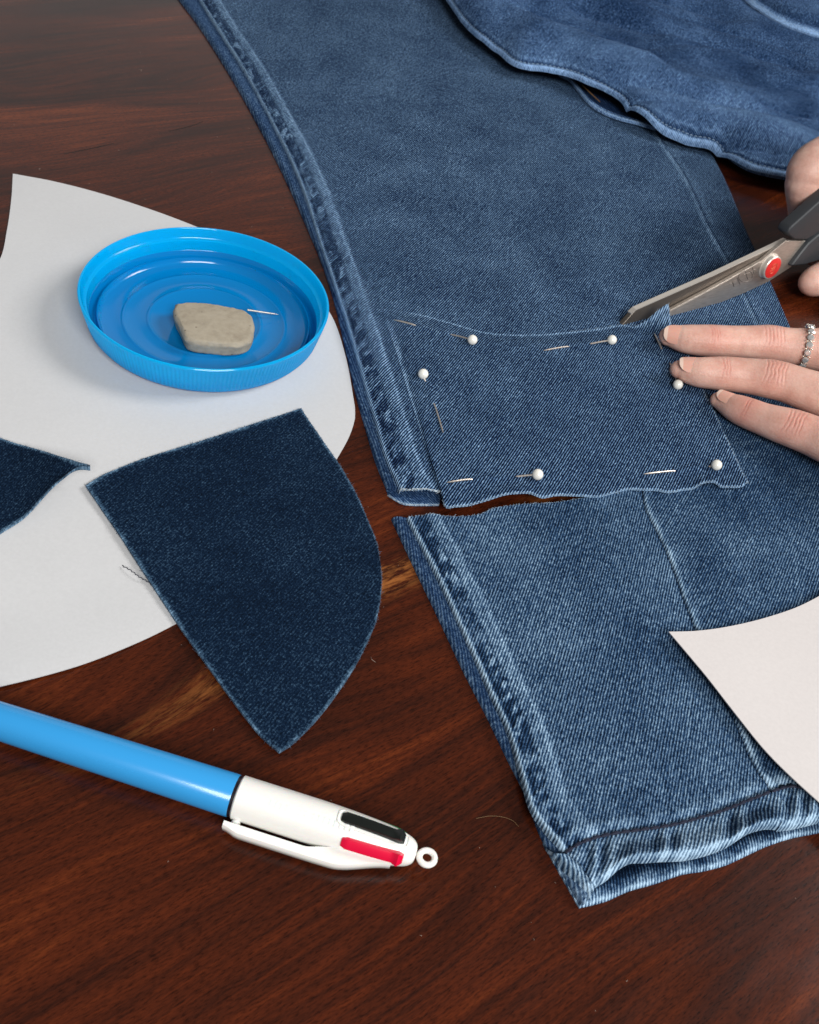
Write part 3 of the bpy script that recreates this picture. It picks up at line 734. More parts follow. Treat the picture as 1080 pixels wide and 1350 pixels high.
# ------------------------------------------------------------------ loose denim pieces
def build_offcuts():
    A, B_, Mi, C_ = (113, 641), (397, 538), (502, 745), (368, 992)
    ab = [(113, 641), (130, 630), (144, 623), (180, 608), (217, 596), (289, 574), (356, 552), (397, 538)]
    bm_ = [(397, 538), (409, 557), (426, 582), (443, 607), (469, 650), (486, 689), (497, 718), (502, 745)]
    cm = [(368, 992), (385, 981), (419, 947), (446, 912), (469, 877), (486, 843), (497, 815), (503, 775), (502, 745)]
    ac = [(113, 641), (133, 670), (155, 702), (200, 771), (245, 838), (300, 914), (340, 966), (368, 992)]
    def zf(c):
        d = np.minimum(np.minimum(c['L'], c['R']), np.minimum(c['B'], c['T']))
        e = 1 - sstep(d, 0, 2.2)
        z = 1.75 + 0.7 * (fbm(c['x'] / 28, c['y'] / 28, 101) - .4) + 0.3 * e * (fbm(c['x'] / 5, c['y'] / 5, 102)) + 0.1 * (fbm(c['x'] / 2, c['y'] / 2, 103))
        z = z + 0.3 * np.exp(-((c['px'] - 113) ** 2 + (c['py'] - 641) ** 2) / 40 ** 2)
        n = fbm(c['x'] / 1.6, c['y'] / 1.6, 104)
        wear_shade = 0.62 * (1 - sstep(d, 0.2, 0.9 + 1.8 * fbm(c['x'] / 14, c['y'] / 14, 107))) * (0.15 + 0.9 * n) * (0.25 + 1.2 * fbm(c['x'] / 9, c['y'] / 9, 108)) + 0.06 * (fbm(c['x'] / 14, c['y'] / 14, 105) - .5)
        wear_shade = wear_shade + 0.15 * (1 - sstep(c['B'], 0.3, 2.6)) * n
        return z, wear_shade
    piece, X, lo = sheet('denim_offcut', None, z3(ab, 1.8), z3(cm, 1.8), z3(ac, 1.8), z3(bm_, 1.8), 230, 200, zf, M['denim_dark'], ((250, 800), (290, 760)), 0.9)
    tag(piece, 'large dark blue denim offcut with one curved side, lying half on the white card', 'denim offcut')
    fray('frayed_edge', piece, X[0], -1, 420, 0.8, M['fray_dark'], seed=21, rad=0.05)
    fray('frayed_edge', piece, X[:, 0], 1, 480, 0.8, M['fray_dark'], seed=22, rad=0.05)
    fray('frayed_edge', piece, X[:, -1], -1, 300, 0.8, M['fray_dark'], seed=23, rad=0.05)
    fray('frayed_edge', piece, X[-1], 1, 420, 0.8, M['fray_dark'], seed=24, rad=0.05)
    mb = MB()
    p = curve([(161, 746, 1.2), (172, 752, 2.0), (184, 761, 2.0), (196, 768, 1.6), (207, 777, 1.5)], 40)
    q = at(p[:, 0], p[:, 1], p[:, 2]); q[:, 0] += 0.22 * np.sin(np.arange(40) * 1.5); q[:, 1] += 0.22 * np.cos(np.arange(40) * 1.5)
    mb.tube(q, 0.13, 5)
    mb.build('loose_thread', M['thread_navy'], piece)
    # the smaller one at the left edge, its tip curling up
    tp = [(-70, 556), (-30, 568), (0, 578), (48, 594), (87, 608), (104, 613.5), (119, 617)]
    bt = [(-70, 760), (-30, 726), (0, 703), (34, 681), (67, 647), (85, 632), (103, 620), (119, 618.5)]
    def zf(c):
        k = sstep(c['px'], -20, 118)
        z = 1.6 + 7.5 * k ** 1.6 + 1.0 * (fbm(c['x'] / 20, c['y'] / 20, 111) - .4) + 1.4 * k * (c['s'] - 0.5) ** 2 * 4
        d = np.minimum(c['B'], c['T']); n = fbm(c['x'] / 1.6, c['y'] / 1.6, 114)
        return z, 0.46 * (1 - sstep(d, 0.2, 1.6)) * (0.5 + 0.9 * n) + 0.06 * (fbm(c['x'] / 14, c['y'] / 14, 115) - .5)
    zz = lambda pts: [(a, b, 1.6 + 7.5 * float(sstep(a, -20, 118)) ** 1.6) for a, b in pts]
    piece, X, lo = sheet('denim_offcut', None, zz(tp), zz(bt), zz([tp[0], bt[0]]), zz([tp[-1], bt[-1]]), 90, 130, zf, M['denim_dark'], ((20, 660), (60, 620)), 0.9)
    tag(piece, 'small pointed dark denim offcut at the left edge, its tip curling up off the card', 'denim offcut')
    fray('frayed_edge', piece, X[0], -1, 200, 0.7, M['fray_dark'], seed=31, rad=0.05)
    fray('frayed_edge', piece, X[-1], 1, 240, 0.7, M['fray_dark'], seed=32, rad=0.05)
build_offcuts()

# ------------------------------------------------------------------ white card templates
def build_cards():
    def plainz(f): return lambda c: (f(c), 0 * c['x'])
    AB = [(17, 229), (75, 240), (150, 260), (245, 293), (330, 330), (395, 370), (435, 412), (456, 470), (468, 535)]
    BC = [(468, 535), (468, 552), (460, 576), (445, 603), (400, 680), (340, 748), (290, 788), (232, 822), (180, 848), (100, 880), (0, 907), (-90, 925)]
    AD = [(17, 229), (15, 262), (9, 305), (0, 342), (-30, 385), (-90, 430)]
    def f(c):
        d = np.minimum(c['R'], c['B'])
        return 0.5 + 0.9 * (1 - sstep(c['R'], 0, 30)) * sstep(c['s'], .35, .9) + 0.25 * fbm(c['x'] / 40, c['y'] / 40, 121)
    o, X, lo = sheet('card_template', None, z3(AB, .5), [(-90, 430, .5), (-90, 925, .5)], z3(AD, .5), z3(BC, .8), 90, 110, plainz(f), M['card'], ((0, 0), (10, 0)), 0.32, zmin=0.05)
    tag(o, 'large curved white card template lying on the table under the blue lid', 'paper')
    T_ = [(882, 833), (915, 832), (950, 828), (985, 821), (1015, 813), (1050, 801), (1080, 786), (1150, 745)]
    L_ = [(882, 833), (905, 860), (930, 890), (965, 935), (1000, 979), (1020, 1001), (1050, 1030), (1080, 1057), (1150, 1120)]
    def f(c):
        return 8.0 + 0.5 * (fbm(c['x'] / 45, c['y'] / 45, 131) - .5)
    o, X, lo = sheet('card_template', None, z3(T_, 8), [(1150, 1120, 8), (1152, 1121, 8)], z3(L_, 8), [(1150, 745, 8), (1152, 1121, 8)], 90, 60, plainz(f), M['card_pink'], ((0, 0), (10, 0)), 0.32)
    tag(o, 'pointed white card template lying on the cut-off jeans leg', 'paper')
build_cards()

# ------------------------------------------------------------------ jar lid
def lathe(name, prof, n, mat, center, parent=None, wob=None, axis=None, sharp=35):
    prof = np.array(prof, float); k = len(prof)
    th = np.linspace(0, 2 * math.pi, n, endpoint=False)
    r = np.repeat(prof[:, 0][:, None], n, 1)
    if wob is not None: r = r + wob(prof, th)
    V = np.stack([r * np.cos(th), r * np.sin(th), np.repeat(prof[:, 1][:, None], n, 1)], -1)
    if axis is not None:
        a, b, c_ = axis
        V = V[..., 0:1] * a + V[..., 1:2] * b + V[..., 2:3] * c_
    V = V.reshape(-1, 3) + np.asarray(center)
    f = []
    for i in range(k - 1):
        for j in range(n):
            f.append((i*n + j, i*n + (j+1) % n, (i+1)*n + (j+1) % n, (i+1)*n + j))
    mb = MB(); mb.v = V.tolist(); mb.f = f
    return mb.build(name, mat, parent, sharp=sharp)

def lid_mat(name, base, through, share):
    t = NT(name)
    t.set(Base_Color=base, Roughness=0.13, Specular_IOR_Level=0.6)
    tr = t.n('ShaderNodeBsdfTranslucent'); tr.inputs[0].default_value = through
    mx = t.n('ShaderNodeMixShader'); mx.inputs[0].default_value = share
    t.l(t.b.outputs[0], mx.inputs[1]); t.l(tr.outputs[0], mx.inputs[2]); t.l(mx.outputs[0], t.out.inputs['Surface'])
    co = t.n('ShaderNodeTexCoord').outputs['Object']
    t.bump(t.noise(co, 240, 2), 0.03, 0.0004)
    return t.m

LC = None
def build_lid():
    global LC
    R = 48.0; HT = 15.5
    # centre of the rim ellipse from the photograph
    c = at(272, 387.5, HT); base = np.array([c[0], c[1], 0.9]); LC = base
    lid = empty('jar_lid', tuple(base), 'round blue plastic jar lid lying upside down on the white card', 'lid')
    prof = [(0.01, 0.6), (36, 0.6), (40.0, 0.0), (42.0, 0.35), (43.8, 1.5), (45.0, 3.4), (47.0, 11), (47.8, 13.9), (48.0, 14.6), (47.7, 15.0), (47.1, 15.0), (46.8, 14.6),
            (46.3, 11.4), (45.8, 10.6), (44.9, 10.2), (44.6, 8.5), (44.0, 5.8), (43.3, 2.4), (42, 1.6), (38, 1.2)]
    floor_prof = [(44.05, 6.3), (43.8, 5.9), (43.1, 3.6), (42.7, 2.6), (42.2, 2.2), (41.8, 2.4), (41.6, 3.2), (41.3, 4.6), (40.8, 4.7), (40.4, 3.6), (39.9, 2.7),
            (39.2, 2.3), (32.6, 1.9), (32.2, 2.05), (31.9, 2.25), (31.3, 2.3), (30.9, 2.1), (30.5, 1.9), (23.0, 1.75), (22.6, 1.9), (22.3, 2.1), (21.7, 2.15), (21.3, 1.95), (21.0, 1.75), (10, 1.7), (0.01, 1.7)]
    def wob(p, th):
        side = ((np.arange(len(p)) >= 5) & (np.arange(len(p)) <= 6)).astype(float)[:, None]
        return side * 0.16 * np.clip(np.cos(th * 190) * 1.6, -1, 1)[None]
    lathe('lid_wall', prof, 1520, lid_mat('bright_blue_plastic', (0.0, 0.52, 1.0, 1), (0.0, 0.76, 1.0, 1), 0.55), base, lid, wob)
    lathe('lid_floor', floor_prof, 360, lid_mat('shaded_blue_plastic', (0.0, 0.20, 0.52, 1), (0.0, 0.28, 0.7, 1), 0.15), base, lid)  # deeper colour for thicker plastic, with the floor's shade painted in
    return lid
build_lid()

def build_clay():
    t = NT('grey_beige_clay')
    co = t.n('ShaderNodeTexCoord').outputs['Object']
    n = t.noise(co, 420, 5, 0.65); n2 = t.noise(co, 90, 3, 0.6)
    pits = t.n('ShaderNodeTexVoronoi'); pits.inputs['Scale'].default_value = 210; t.l(co, pits.inputs['Vector'])
    c = t.ramp(t.math('ADD', t.math('MULTIPLY', n, .5), t.math('MULTIPLY', n2, .5)), [(0.3, lin((140, 129, 113))), (0.5, lin((158, 148, 131))), (0.7, lin((170, 160, 143)))])
    c = t.mix(1.0, c, t.ramp(pits.outputs[0], [(0.05, (0.45, 0.42, 0.4, 1)), (0.11, (1, 1, 1, 1))]), 'MULTIPLY')
    t.l(c, t.b.inputs['Base Color']); t.set(Roughness=0.85, Specular_IOR_Level=0.2); t.bump(n, 0.35, 0.0006)
    zt, zb = 9.6, 2.7
    top = [(231, 398), (262, 397.5), (312, 405), (328, 410), (334, 419), (335.5, 437), (331, 447), (313, 453), (275, 451), (246, 445), (238, 431), (228, 408)]
    T_ = curve(top + [top[0]], 97)[:-1]
    P = at(T_[:, 0], T_[:, 1], zt); ctr = P.mean(0)
    rows = []
    # rows from the centre of the top, over the rounded edge, down the flank
    for k in (0.0, .15, .3, .45, .6, .72, .82, .89):
        q = ctr + (P - ctr) * k; q[:, 2] = zt + 0.6 * (1 - k * k) - 0.15; rows.append(q)
    for a in np.linspace(0.15, 1, 8):
        th = a * math.pi / 2; q = ctr + (P - ctr) * 0.89 + (P - ctr) * 0.11 * math.sin(th); q[:, 2] = zt - 2.0 * (1 - math.cos(th)); rows.append(q)
    for a in np.linspace(0.15, 1, 6):
        q = ctr + (P - ctr) * (1.0 - 0.05 * a); q[:, 2] = zt - 2.0 - a * (zt - 2.0 - zb - 1.0); rows.append(q)
    for a in (0.5, 1.0):
        q = ctr + (P - ctr) * (0.95 - 0.08 * a); q[:, 2] = zb + 1.0 - a; rows.append(q)
    q = ctr + (P - ctr) * 0.01; q[:, 2] = zb; rows.append(q)
    V = np.array(rows); n_ = len(P)
    # hand-worked, uneven surface
    nz = fbm(V[..., 0] / 6 + V[..., 2] / 5, V[..., 1] / 6, 141) - .5; n3 = fbm(V[..., 0] / 1.5, V[..., 1] / 1.5 + V[..., 2], 142) - .5
    V[..., 2] += 0.5 * nz + 0.2 * n3; dirr = (V - ctr); dirr[..., 2] = 0; V += dirr * (0.05 * n3 + 0.05 * nz)[..., None]
    V[-3:, :, 2] = np.maximum(V[-3:, :, 2], zb)
    K = len(rows); f = [(i*n_ + j, i*n_ + (j+1) % n_, (i+1)*n_ + (j+1) % n_, (i+1)*n_ + j) for i in range(K - 1) for j in range(n_)]
    mb = MB(); mb.v = V.reshape(-1, 3).tolist(); mb.f = f
    o = mb.build('clay_block', t.m, sharp=0)
    tag(o, 'small rounded block of greyish beige clay lying inside the blue lid', 'clay')
    mb = MB(); mb.tube([at(326, 408.5, 7.5), at(345, 411.5, 6.2), at(358, 413.3, 5.2), at(367, 414.5, 4.6)], [0.42, 0.40, 0.34, 0.06], 10)
    tag(mb.build('sewing_needle', M['steel_pin']), 'thin steel needle sticking out of the clay block in the lid', 'needle')
build_clay()

# ------------------------------------------------------------------ dressmaking pins
def build_pins():
    t = plain('pearl_white', (236, 233, 224), 0.18, Coat_Weight=0.6, Coat_Roughness=0.08)
    for hd, en, ex, tip, lab in PINS:
        def on(p, dz):
            q = at(*p, 5.5)
            for _ in range(3):
                k = np.argmin((PANEL[:, 0] - q[0]) ** 2 + (PANEL[:, 1] - q[1]) ** 2); q = at(*p, PANEL[k, 2] + dz)
            return q
        h_, e_, x_, t_ = on(hd, 1.7), on(en, 0.05), on(ex, 0.05), on(tip, 0.5)
        root = empty('dressmaking_pin', tuple(h_ - np.array([0, 0, 2])), lab, 'pin', 'pearl headed pins in the denim panel')
        mb = MB(); mb.ball(h_, 2.1, 24, 16); mb.build('head', t.m, root, sharp=0)
        c = curve([tuple(h_), tuple(e_), tuple(e_ + (x_ - e_) * 0.2 - np.array([0, 0, 0.9])), tuple((e_ + x_) / 2 - np.array([0, 0, 1.3])), tuple(e_ + (x_ - e_) * 0.8 - np.array([0, 0, 0.9])), tuple(x_), tuple((x_ + t_) / 2 + np.array([0, 0, .12])), tuple(t_)], 48)
        r = np.full(48, 0.36); r[-4:] = [0.33, 0.25, 0.16, 0.04]
        mb = MB(); mb.tube(c, r, 8); mb.build('shaft', M['steel_pin'], root)
build_pins()

# ------------------------------------------------------------------ four colour pen
def build_pen():
    zc = 6.0
    A = at(-60, 933, zc); B = at(546, 1127, zc)
    tip_dir = (B - A) / np.linalg.norm(B - A)
    neck = at(312, 1050.5, zc)
    up = np.array([0, 0, 1.0]); side = np.cross(up, tip_dir)             # side: away from the viewer
    if side @ np.array(FW) > 0: side = -side                              # now towards the viewer
    pen = empty('ballpoint_pen', tuple(neck * np.array([1, 1, 0])), 'four colour ballpoint pen with blue barrel and white top, lying on the wood', 'pen')
    ax = (side, up, tip_dir)
    L = float((B - neck) @ tip_dir)
    t = plain('blue_barrel_plastic', (50, 148, 212), 0.24, Coat_Weight=0.3, Coat_Roughness=0.1)
    lathe('barrel', [(0.01, -98), (0.9, -98), (1.3, -94), (3.6, -84), (4.75, -74), (4.95, -60), (5.6, -1.0), (5.5, -0.75), (5.0, -0.75)], 96, t.m, neck, pen, axis=ax)
    lathe('collar_ring', [(4.8, -1.2), (5.35, -1.2), (5.35, 0.6), (4.8, 0.6)], 80, M['collar'], neck, pen, axis=ax)
    # white top with slots cut for the sliders
    prof = [(4.8, 0.15), (5.55, 0.15), (5.75, 0.5), (5.78, L - 30), (5.75, L - 24), (5.6, L - 18), (5.3, L - 12), (4.85, L - 7), (4.2, L - 3.2), (3.4, L - 1.0), (2.2, L + 0.2), (0.01, L + 0.5)]
    prof = curve([(r, z) for r, z in prof[:3]], 3, smooth=False).tolist() + curve([(p[0], p[1]) for p in prof[2:]], 90).tolist()[1:]
    top = lathe('upper_body', prof, 120, M['white_plastic'], neck, pen, axis=ax)
    def rad(z): return np.interp(z, [p[1] for p in prof], [p[0] for p in prof])
    def pos(z, ang, r): return neck + tip_dir * z + (side * math.cos(ang) + up * math.sin(ang)) * r
    def bar(name, a_deg, z0, z1, wmm, h0, h1, mat, endup=0.0):
        """a slider riding in its slot: a curved bar standing proud of the body"""
        a0 = math.radians(a_deg); n = 26; v = []
        for k in range(n):
            z = z0 + (z1 - z0) * k / (n - 1); r = float(rad(min(z, L - 4)))
            e = min(k, n - 1 - k) / 2.0; w = wmm * (0.75 + 0.25 * min(1, e)); hh = h0 + (h1 - h0) * k / (n - 1)
            hh = hh * (0.5 + 0.5 * min(1, e)) + endup * math.exp(-((z - z1 + 1.2) / 1.0) ** 2)
            for q, dh in ((-1, -2.2), (-1, 0.0), (-0.72, 1.0), (0, 1.12), (0.72, 1.0), (1, 0.0), (1, -2.2)):
                v.append(pos(z, a0 + q * w / 2 / r, r + (dh * hh if dh > 0 else dh)))
        f = []
        for k in range(n - 1):
            for j in range(6): f.append((k*7 + j, k*7 + j + 1, (k+1)*7 + j + 1, (k+1)*7 + j))
        f.append(tuple(range(7))); f.append(tuple((n-1)*7 + j for j in range(7))[::-1])
        mb = MB(); mb.add(v, f); return mb.build(name, mat, top if name == 'slot' else pen)
    def slot(a_deg, z0, z1, w):
        """rim of the slot around a slider"""
        a0 = math.radians(a_deg); mb = MB(); pts = []
        for k in range(29):
            u = k / 28 * 2 * math.pi; z = (z0 + z1) / 2 + (z1 - z0) / 2 * np.sign(math.cos(u)) * abs(math.cos(u)) ** 0.25; q = np.sign(math.sin(u)) * abs(math.sin(u)) ** 0.5
            r = float(rad(min(z, L - 2))); pts.append(pos(z, a0 + q * w / 2 / r, r + 0.02))
        mb.tube(pts, 0.30, 6, caps=False); mb.build('slot_rim', M['white_plastic'], pen)
    bar('slider', 97, L - 20.5, L - 3.4, 3.4, 0.75, 0.9, M['black_plastic'], 0.9)
    slot(97, L - 21.4, L - 2.4, 4.6)
    bar('slider', 33, L - 18.8, L - 2.6, 3.3, 0.8, 1.0, M['red_plastic'], 1.0)
    bar('slider', 192, L - 20.0, L - 3.0, 3.3, 0.7, 0.9, plain('green_plastic', (20, 120, 70), .25).m)
    # clip: a tongue leaving the body near the sliders and running back beside it
    def clip():
        v, f = [], []
        st = np.linspace(0, 1, 40); n = 0
        for u in st:
            z = -0.6 + u * (L - 4.5)
            rb = float(rad(min(z if z > 0.5 else 0.5, L - 4)))
            gap = 1.4 * (1 - sstep(u, 0.48, 0.62)) - 3.0 * sstep(u, 0.60, 0.75)
            inner = rb + gap; th = 3.2 - 0.9 * sstep(u, 0.0, 0.06) * 0 - 1.0 * sstep(u, 0.72, 1.0) + 0.4 * math.exp(-(u / 0.05) ** 2)
            outer = rb + 1.1 + 2.9 - 3.4 * float(sstep(u, 0.66, 1.0)) - 1.0 * float(1 - sstep(u, 0, 0.10))
            if outer < inner + 0.4: outer = inner + 0.4
            a0 = math.radians(-14); w = 2.1
            for (r, q) in ((inner, -w), (outer - .5, -w), (outer, -w + .6), (outer, w - .6), (outer - .5, w), (inner, w)):
                c = neck + tip_dir * z; d = side * math.cos(a0) + up * math.sin(a0); e = -side * math.sin(a0) + up * math.cos(a0)
                v.append(c + d * r + e * q)
            n += 1
        for k in range(n - 1):
            for j in range(6): f.append((k*6 + j, k*6 + (j+1) % 6, (k+1)*6 + (j+1) % 6, (k+1)*6 + j))
        f.append(tuple(range(6))); f.append(tuple((n-1)*6 + j for j in range(6))[::-1])
        mb = MB(); mb.add(v, f); mb.build('clip', M['white_plastic'], pen)
        mb = MB(); mb.ball(neck + tip_dir * 2.2 + (side * math.cos(math.radians(-14)) + up * math.sin(math.radians(-14))) * 6.4, 1.2, 16, 10); mb.build('clip_bead', M['white_plastic'], pen)
    clip()
    # hanging ring at the end
    c = neck + tip_dir * (L + 3.4); mb = MB(); pts = []
    for k in range(33):
        u = 2 * math.pi * k / 32; pts.append(c + tip_dir * 2.0 * math.cos(u) + (side * math.cos(math.radians(35)) * -1 + up * math.sin(math.radians(35)) * -1 if False else (side * 0.75 + -up * 0.0)) * 2.0 / 0.75 * math.sin(u))
    mb.tube(pts, 0.85, 10, caps=False); mb.build('ring', M['white_plastic'], pen)
    # raised lettering, worn almost flat
    rg = random.Random(5); mb = MB()
    for row, (z0, z1) in enumerate(((9, 14.5), (17, 18.8), (20.5, 31))):
        z = z0
        while z < z1:
            wl = 1.0; a0 = math.radians(72)
            q0 = [pos(z + dz, a0 + da / 5.8, 5.76) for dz, da in ((0, -.8), (wl, -.8), (wl, .8), (0, .8))]
            q1 = [pos(z + dz, a0 + da / 5.8, 5.815) for dz, da in ((0.15, -.7), (wl - .15, -.7), (wl - .15, .7), (0.15, .7))]
            mb.prism(q0, q1); z += 1.45
    mb.build('embossed_lettering', M['white_plastic'], pen, kind='stuff')
build_pen()

# ------------------------------------------------------------------ scissors
def build_scissors():
    p0, p1 = at(820, 428, 6.0), at(1018, 349, 19.0)
    d = (p1 - p0) * np.array([1, 1, 0]); d /= np.linalg.norm(d)
    nrm = np.array([d[1], -d[0], 0.0])
    if nrm[1] > 0: nrm = -nrm                                    # towards the viewer
    nrm = nrm + np.array([0, 0, 0.12]); nrm /= np.linalg.norm(nrm)
    eye = np.array([0, 0, CAMH])
    def onp(px, py, off):
        q = at(px, py, 0); r = q - eye
        t = ((p0 + nrm * off - eye) @ nrm) / (r @ nrm); return eye + r * t
    t = NT('brushed_steel'); co = t.n('ShaderNodeTexCoord').outputs['Object']
    n = t.noise(t.mapping(co, (300, 40, 2000)), 1.0, 3, 0.6)
    t.l(t.ramp(n, [(0.3, lin((176, 166, 156))), (0.7, lin((204, 194, 184)))]), t.b.inputs['Base Color'])
    t.set(Metallic=0.85, Roughness=0.46); t.bump(n, 0.08, 0.0002)
    steel = t.m
    bright = plain('polished_steel', (222, 214, 204), 0.35, 0.55).m
    hm = NT('grey_handle_plastic'); co = hm.n('ShaderNodeTexCoord').outputs['Object']
    hm.set(Base_Color=lin((48, 51, 55)), Roughness=0.5); hm.bump(hm.noise(co, 1500, 2), 0.1, 0.0003)
    sc = empty('scissors', tuple(p1 * np.array([1, 1, 0])), 'steel scissors with grey handles and red screw cutting the denim panel', 'scissors')
    def plate(name, pts, off, th, mat, bevel=0.25):
        front = [onp(x, y, off) for x, y in pts]; mb = MB()
        mb.prism([q - nrm * th for q in front], front)
        return mb.build(name, mat, sc, bevel=bevel, sharp=25)
    fb = plate('blade', [(850, 447), (868, 432), (879, 420), (884, 409), (940, 379.5), (1004, 344), (1036, 317.5), (1063, 317.5), (1066, 320), (1043, 352), (1014, 371), (980, 387), (920, 411), (887, 424.5), (872, 442)], 0.0, 1.9, steel)
    # ground bevel along the cutting edge of the front blade
    mb = MB()
    e0 = [(884, 407.2), (940, 377.5), (1002, 344)]; e1 = [(884, 410.6), (940, 381), (1002, 345.6)]
    for (a, b), (c_, d_) in zip(zip(e0[:-1], e0[1:]), zip(e1[:-1], e1[1:])):
        fr = [onp(*c_, 0.12), onp(*d_, 0.12), onp(*b, -1.0), onp(*a, -1.0)]
        mb.prism([q - nrm * 0.7 for q in fr], fr)
    mb.build('ground_edge', bright, fb)
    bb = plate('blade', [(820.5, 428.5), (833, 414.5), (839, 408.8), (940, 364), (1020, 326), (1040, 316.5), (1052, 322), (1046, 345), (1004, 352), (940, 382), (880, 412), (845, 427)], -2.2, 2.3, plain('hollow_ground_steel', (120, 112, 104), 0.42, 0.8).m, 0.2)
    # bright spine of the rear blade
    mb = MB()
    sp_ = [(833, 413.5), (839, 408), (940, 363.2), (1020, 325.2), (1038, 316.2)]
    for (a0_, b0_) in zip(sp_[:-1], sp_[1:]):
        up_ = np.array([0, 0, 0.10])
        q = [onp(*a0_, -2.1) + up_, onp(*b0_, -2.1) + up_, onp(*b0_, -2.1) + up_ - nrm * 2.5, onp(*a0_, -2.1) + up_ - nrm * 2.5]
        mb.prism([k_ - np.array([0, 0, 0.5]) for k_ in q], q)
    mb.build('spine', bright, bb)
    # engraved maker's mark on the front blade: faint ring and strokes
    mb = MB()
    cx, cy = 983, 364
    ring = [onp(cx + 8.5 * math.cos(u) + 3.2 * math.sin(u), cy + 6.5 * math.sin(u) - 3.6 * math.cos(u), 0.05) for u in np.linspace(0, 2 * math.pi, 26)]
    mb.tube(ring, 0.11, 4, caps=False)
    for a, b in (((983, 357), (986, 368)), ((980, 362), (989, 359)), ((966, 371), (968, 378)), ((962, 374), (971, 370)), ((992, 352), (994, 360)), ((990, 358), (997, 354)), ((972, 366), (976, 375))):
        mb.tube([onp(*a, 0.05), onp(*b, 0.05)], 0.12, 4)
    mb.build('engraved_mark', plain('engraving', (120, 112, 106), 0.5, 1.0).m, fb)
    # screw with its red cap
    c = onp(1013.5, 350, 0)
    a = d; b = np.cross(nrm, a); ax = (a, b, nrm)
    scw = lathe('screw', [(0.01, -0.2), (6.2, -0.2), (6.3, 0.25), (5.8, 0.5), (5.7, 2.4), (5.4, 2.7), (0.01, 2.7)], 64, bright, c, sc, axis=ax)
    lathe('screw_cap', [(5.1, 2.4), (5.05, 2.95), (4.75, 3.1), (0.01, 3.15)], 64, plain('red_cap', (214, 48, 46), 0.35).m, c, None, axis=ax)
    keep(bpy.data.objects['screw_cap'], scw)
    mb = MB(); cc = c + nrm * 3.17
    def loop(u0, v0, r1, r2): return [cc + a * (u0 + r1 * math.cos(k)) + b * (v0 + r2 * math.sin(k)) for k in np.linspace(0, 2 * math.pi, 17)]
    mb.tube(loop(-0.2, 1.5, 1.2, 0.9), 0.13, 4, caps=False); mb.tube(loop(-0.6, -1.6, 1.3, 0.9), 0.13, 4, caps=False)
    mb.tube([cc + a * 1.5 + b * 2.4, cc + a * 2.2 + b * 0.5, cc + a * 1.2 - b * 1.0], 0.13, 4); mb.tube([cc - a * 2.2 + b * 0.4, cc + a * 0.8 - b * 0.3], 0.13, 4)
    k = mb.build('cap_emblem', plain('emblem_ochre', (206, 108, 70), 0.5).m, sc)
    # handles: shank of each blade swelling into its finger loop
    def handle(name, pts, off, th, bev):
        return plate(name, pts, off, th, hm.m, bev)
    handle('handle', [(1038, 309), (1043, 300), (1080, 267), (1130, 222), (1150, 238), (1100, 292), (1075, 311), (1064, 317), (1048, 316.5)], 1.2, 7.0, 1.4)
    handle('handle', [(1043, 352), (1055, 336), (1067, 321), (1080, 310), (1130, 280), (1150, 306), (1110, 334), (1080, 344.5), (1062, 350)], 2.6, 7.5, 1.6)
    def fl(name, cx, cy, rx, ry, rot, off):
        pts = [onp(cx + rx * math.cos(u) * math.cos(rot) - ry * math.sin(u) * math.sin(rot), cy + rx * math.cos(u) * math.sin(rot) + ry * math.sin(u) * math.cos(rot), off) for u in np.linspace(0, 2 * math.pi, 49)]
        mb = MB(); mb.tube(pts, 4.2, 12, caps=False); mb.build(name, hm.m, sc)
    fl('finger_loop', 1205, 190, 72, 38, -0.6, -2.0)
    fl('finger_loop', 1212, 290, 74, 40, -0.25, -1.0)
    return onp
SC_PLANE = build_scissors()

# ------------------------------------------------------------------ hands
def skin_mat():
    t = NT('skin')
    co = t.n('ShaderNodeTexCoord').outputs['Object']
    fl = t.n('ShaderNodeAttribute', attribute_name='flush_shade').outputs['Fac']
    n = t.noise(co, 160, 4, 0.6); n2 = t.noise(co, 1400, 3, 0.65)
    base = t.ramp(t.math('ADD', t.math('MULTIPLY', n, .7), t.math('MULTIPLY', n2, .3)), [(0.3, lin((204, 154, 138))), (0.55, lin((222, 180, 164))), (0.75, lin((232, 196, 180)))])
    c = t.mix(t.math('MULTIPLY', fl, 1.0, clamp=True), base, lin((186, 92, 78)))
    t.l(c, t.b.inputs['Base Color'])
    t.set(Roughness=0.48, Subsurface_Weight=0.25, Subsurface_Scale=0.002, Specular_IOR_Level=0.4)
    t.b.inputs['Subsurface Radius'].default_value = (1.0, 0.35, 0.2)
    cells = t.n('ShaderNodeTexVoronoi'); cells.inputs['Scale'].default_value = 1300; t.l(co, cells.inputs['Vector'])
    t.bump(t.math('ADD', cells.outputs[0], n2), 0.18, 0.0004)
    return t.m
SKIN = skin_mat()
NAIL = plain('fingernail', (222, 168, 150), 0.25, Coat_Weight=0.5, Coat_Roughness=0.1, Subsurface_Weight=0.2, Subsurface_Scale=0.001).m
NAIL_TIP = plain('nail_free_edge', (226, 198, 182), 0.3).m

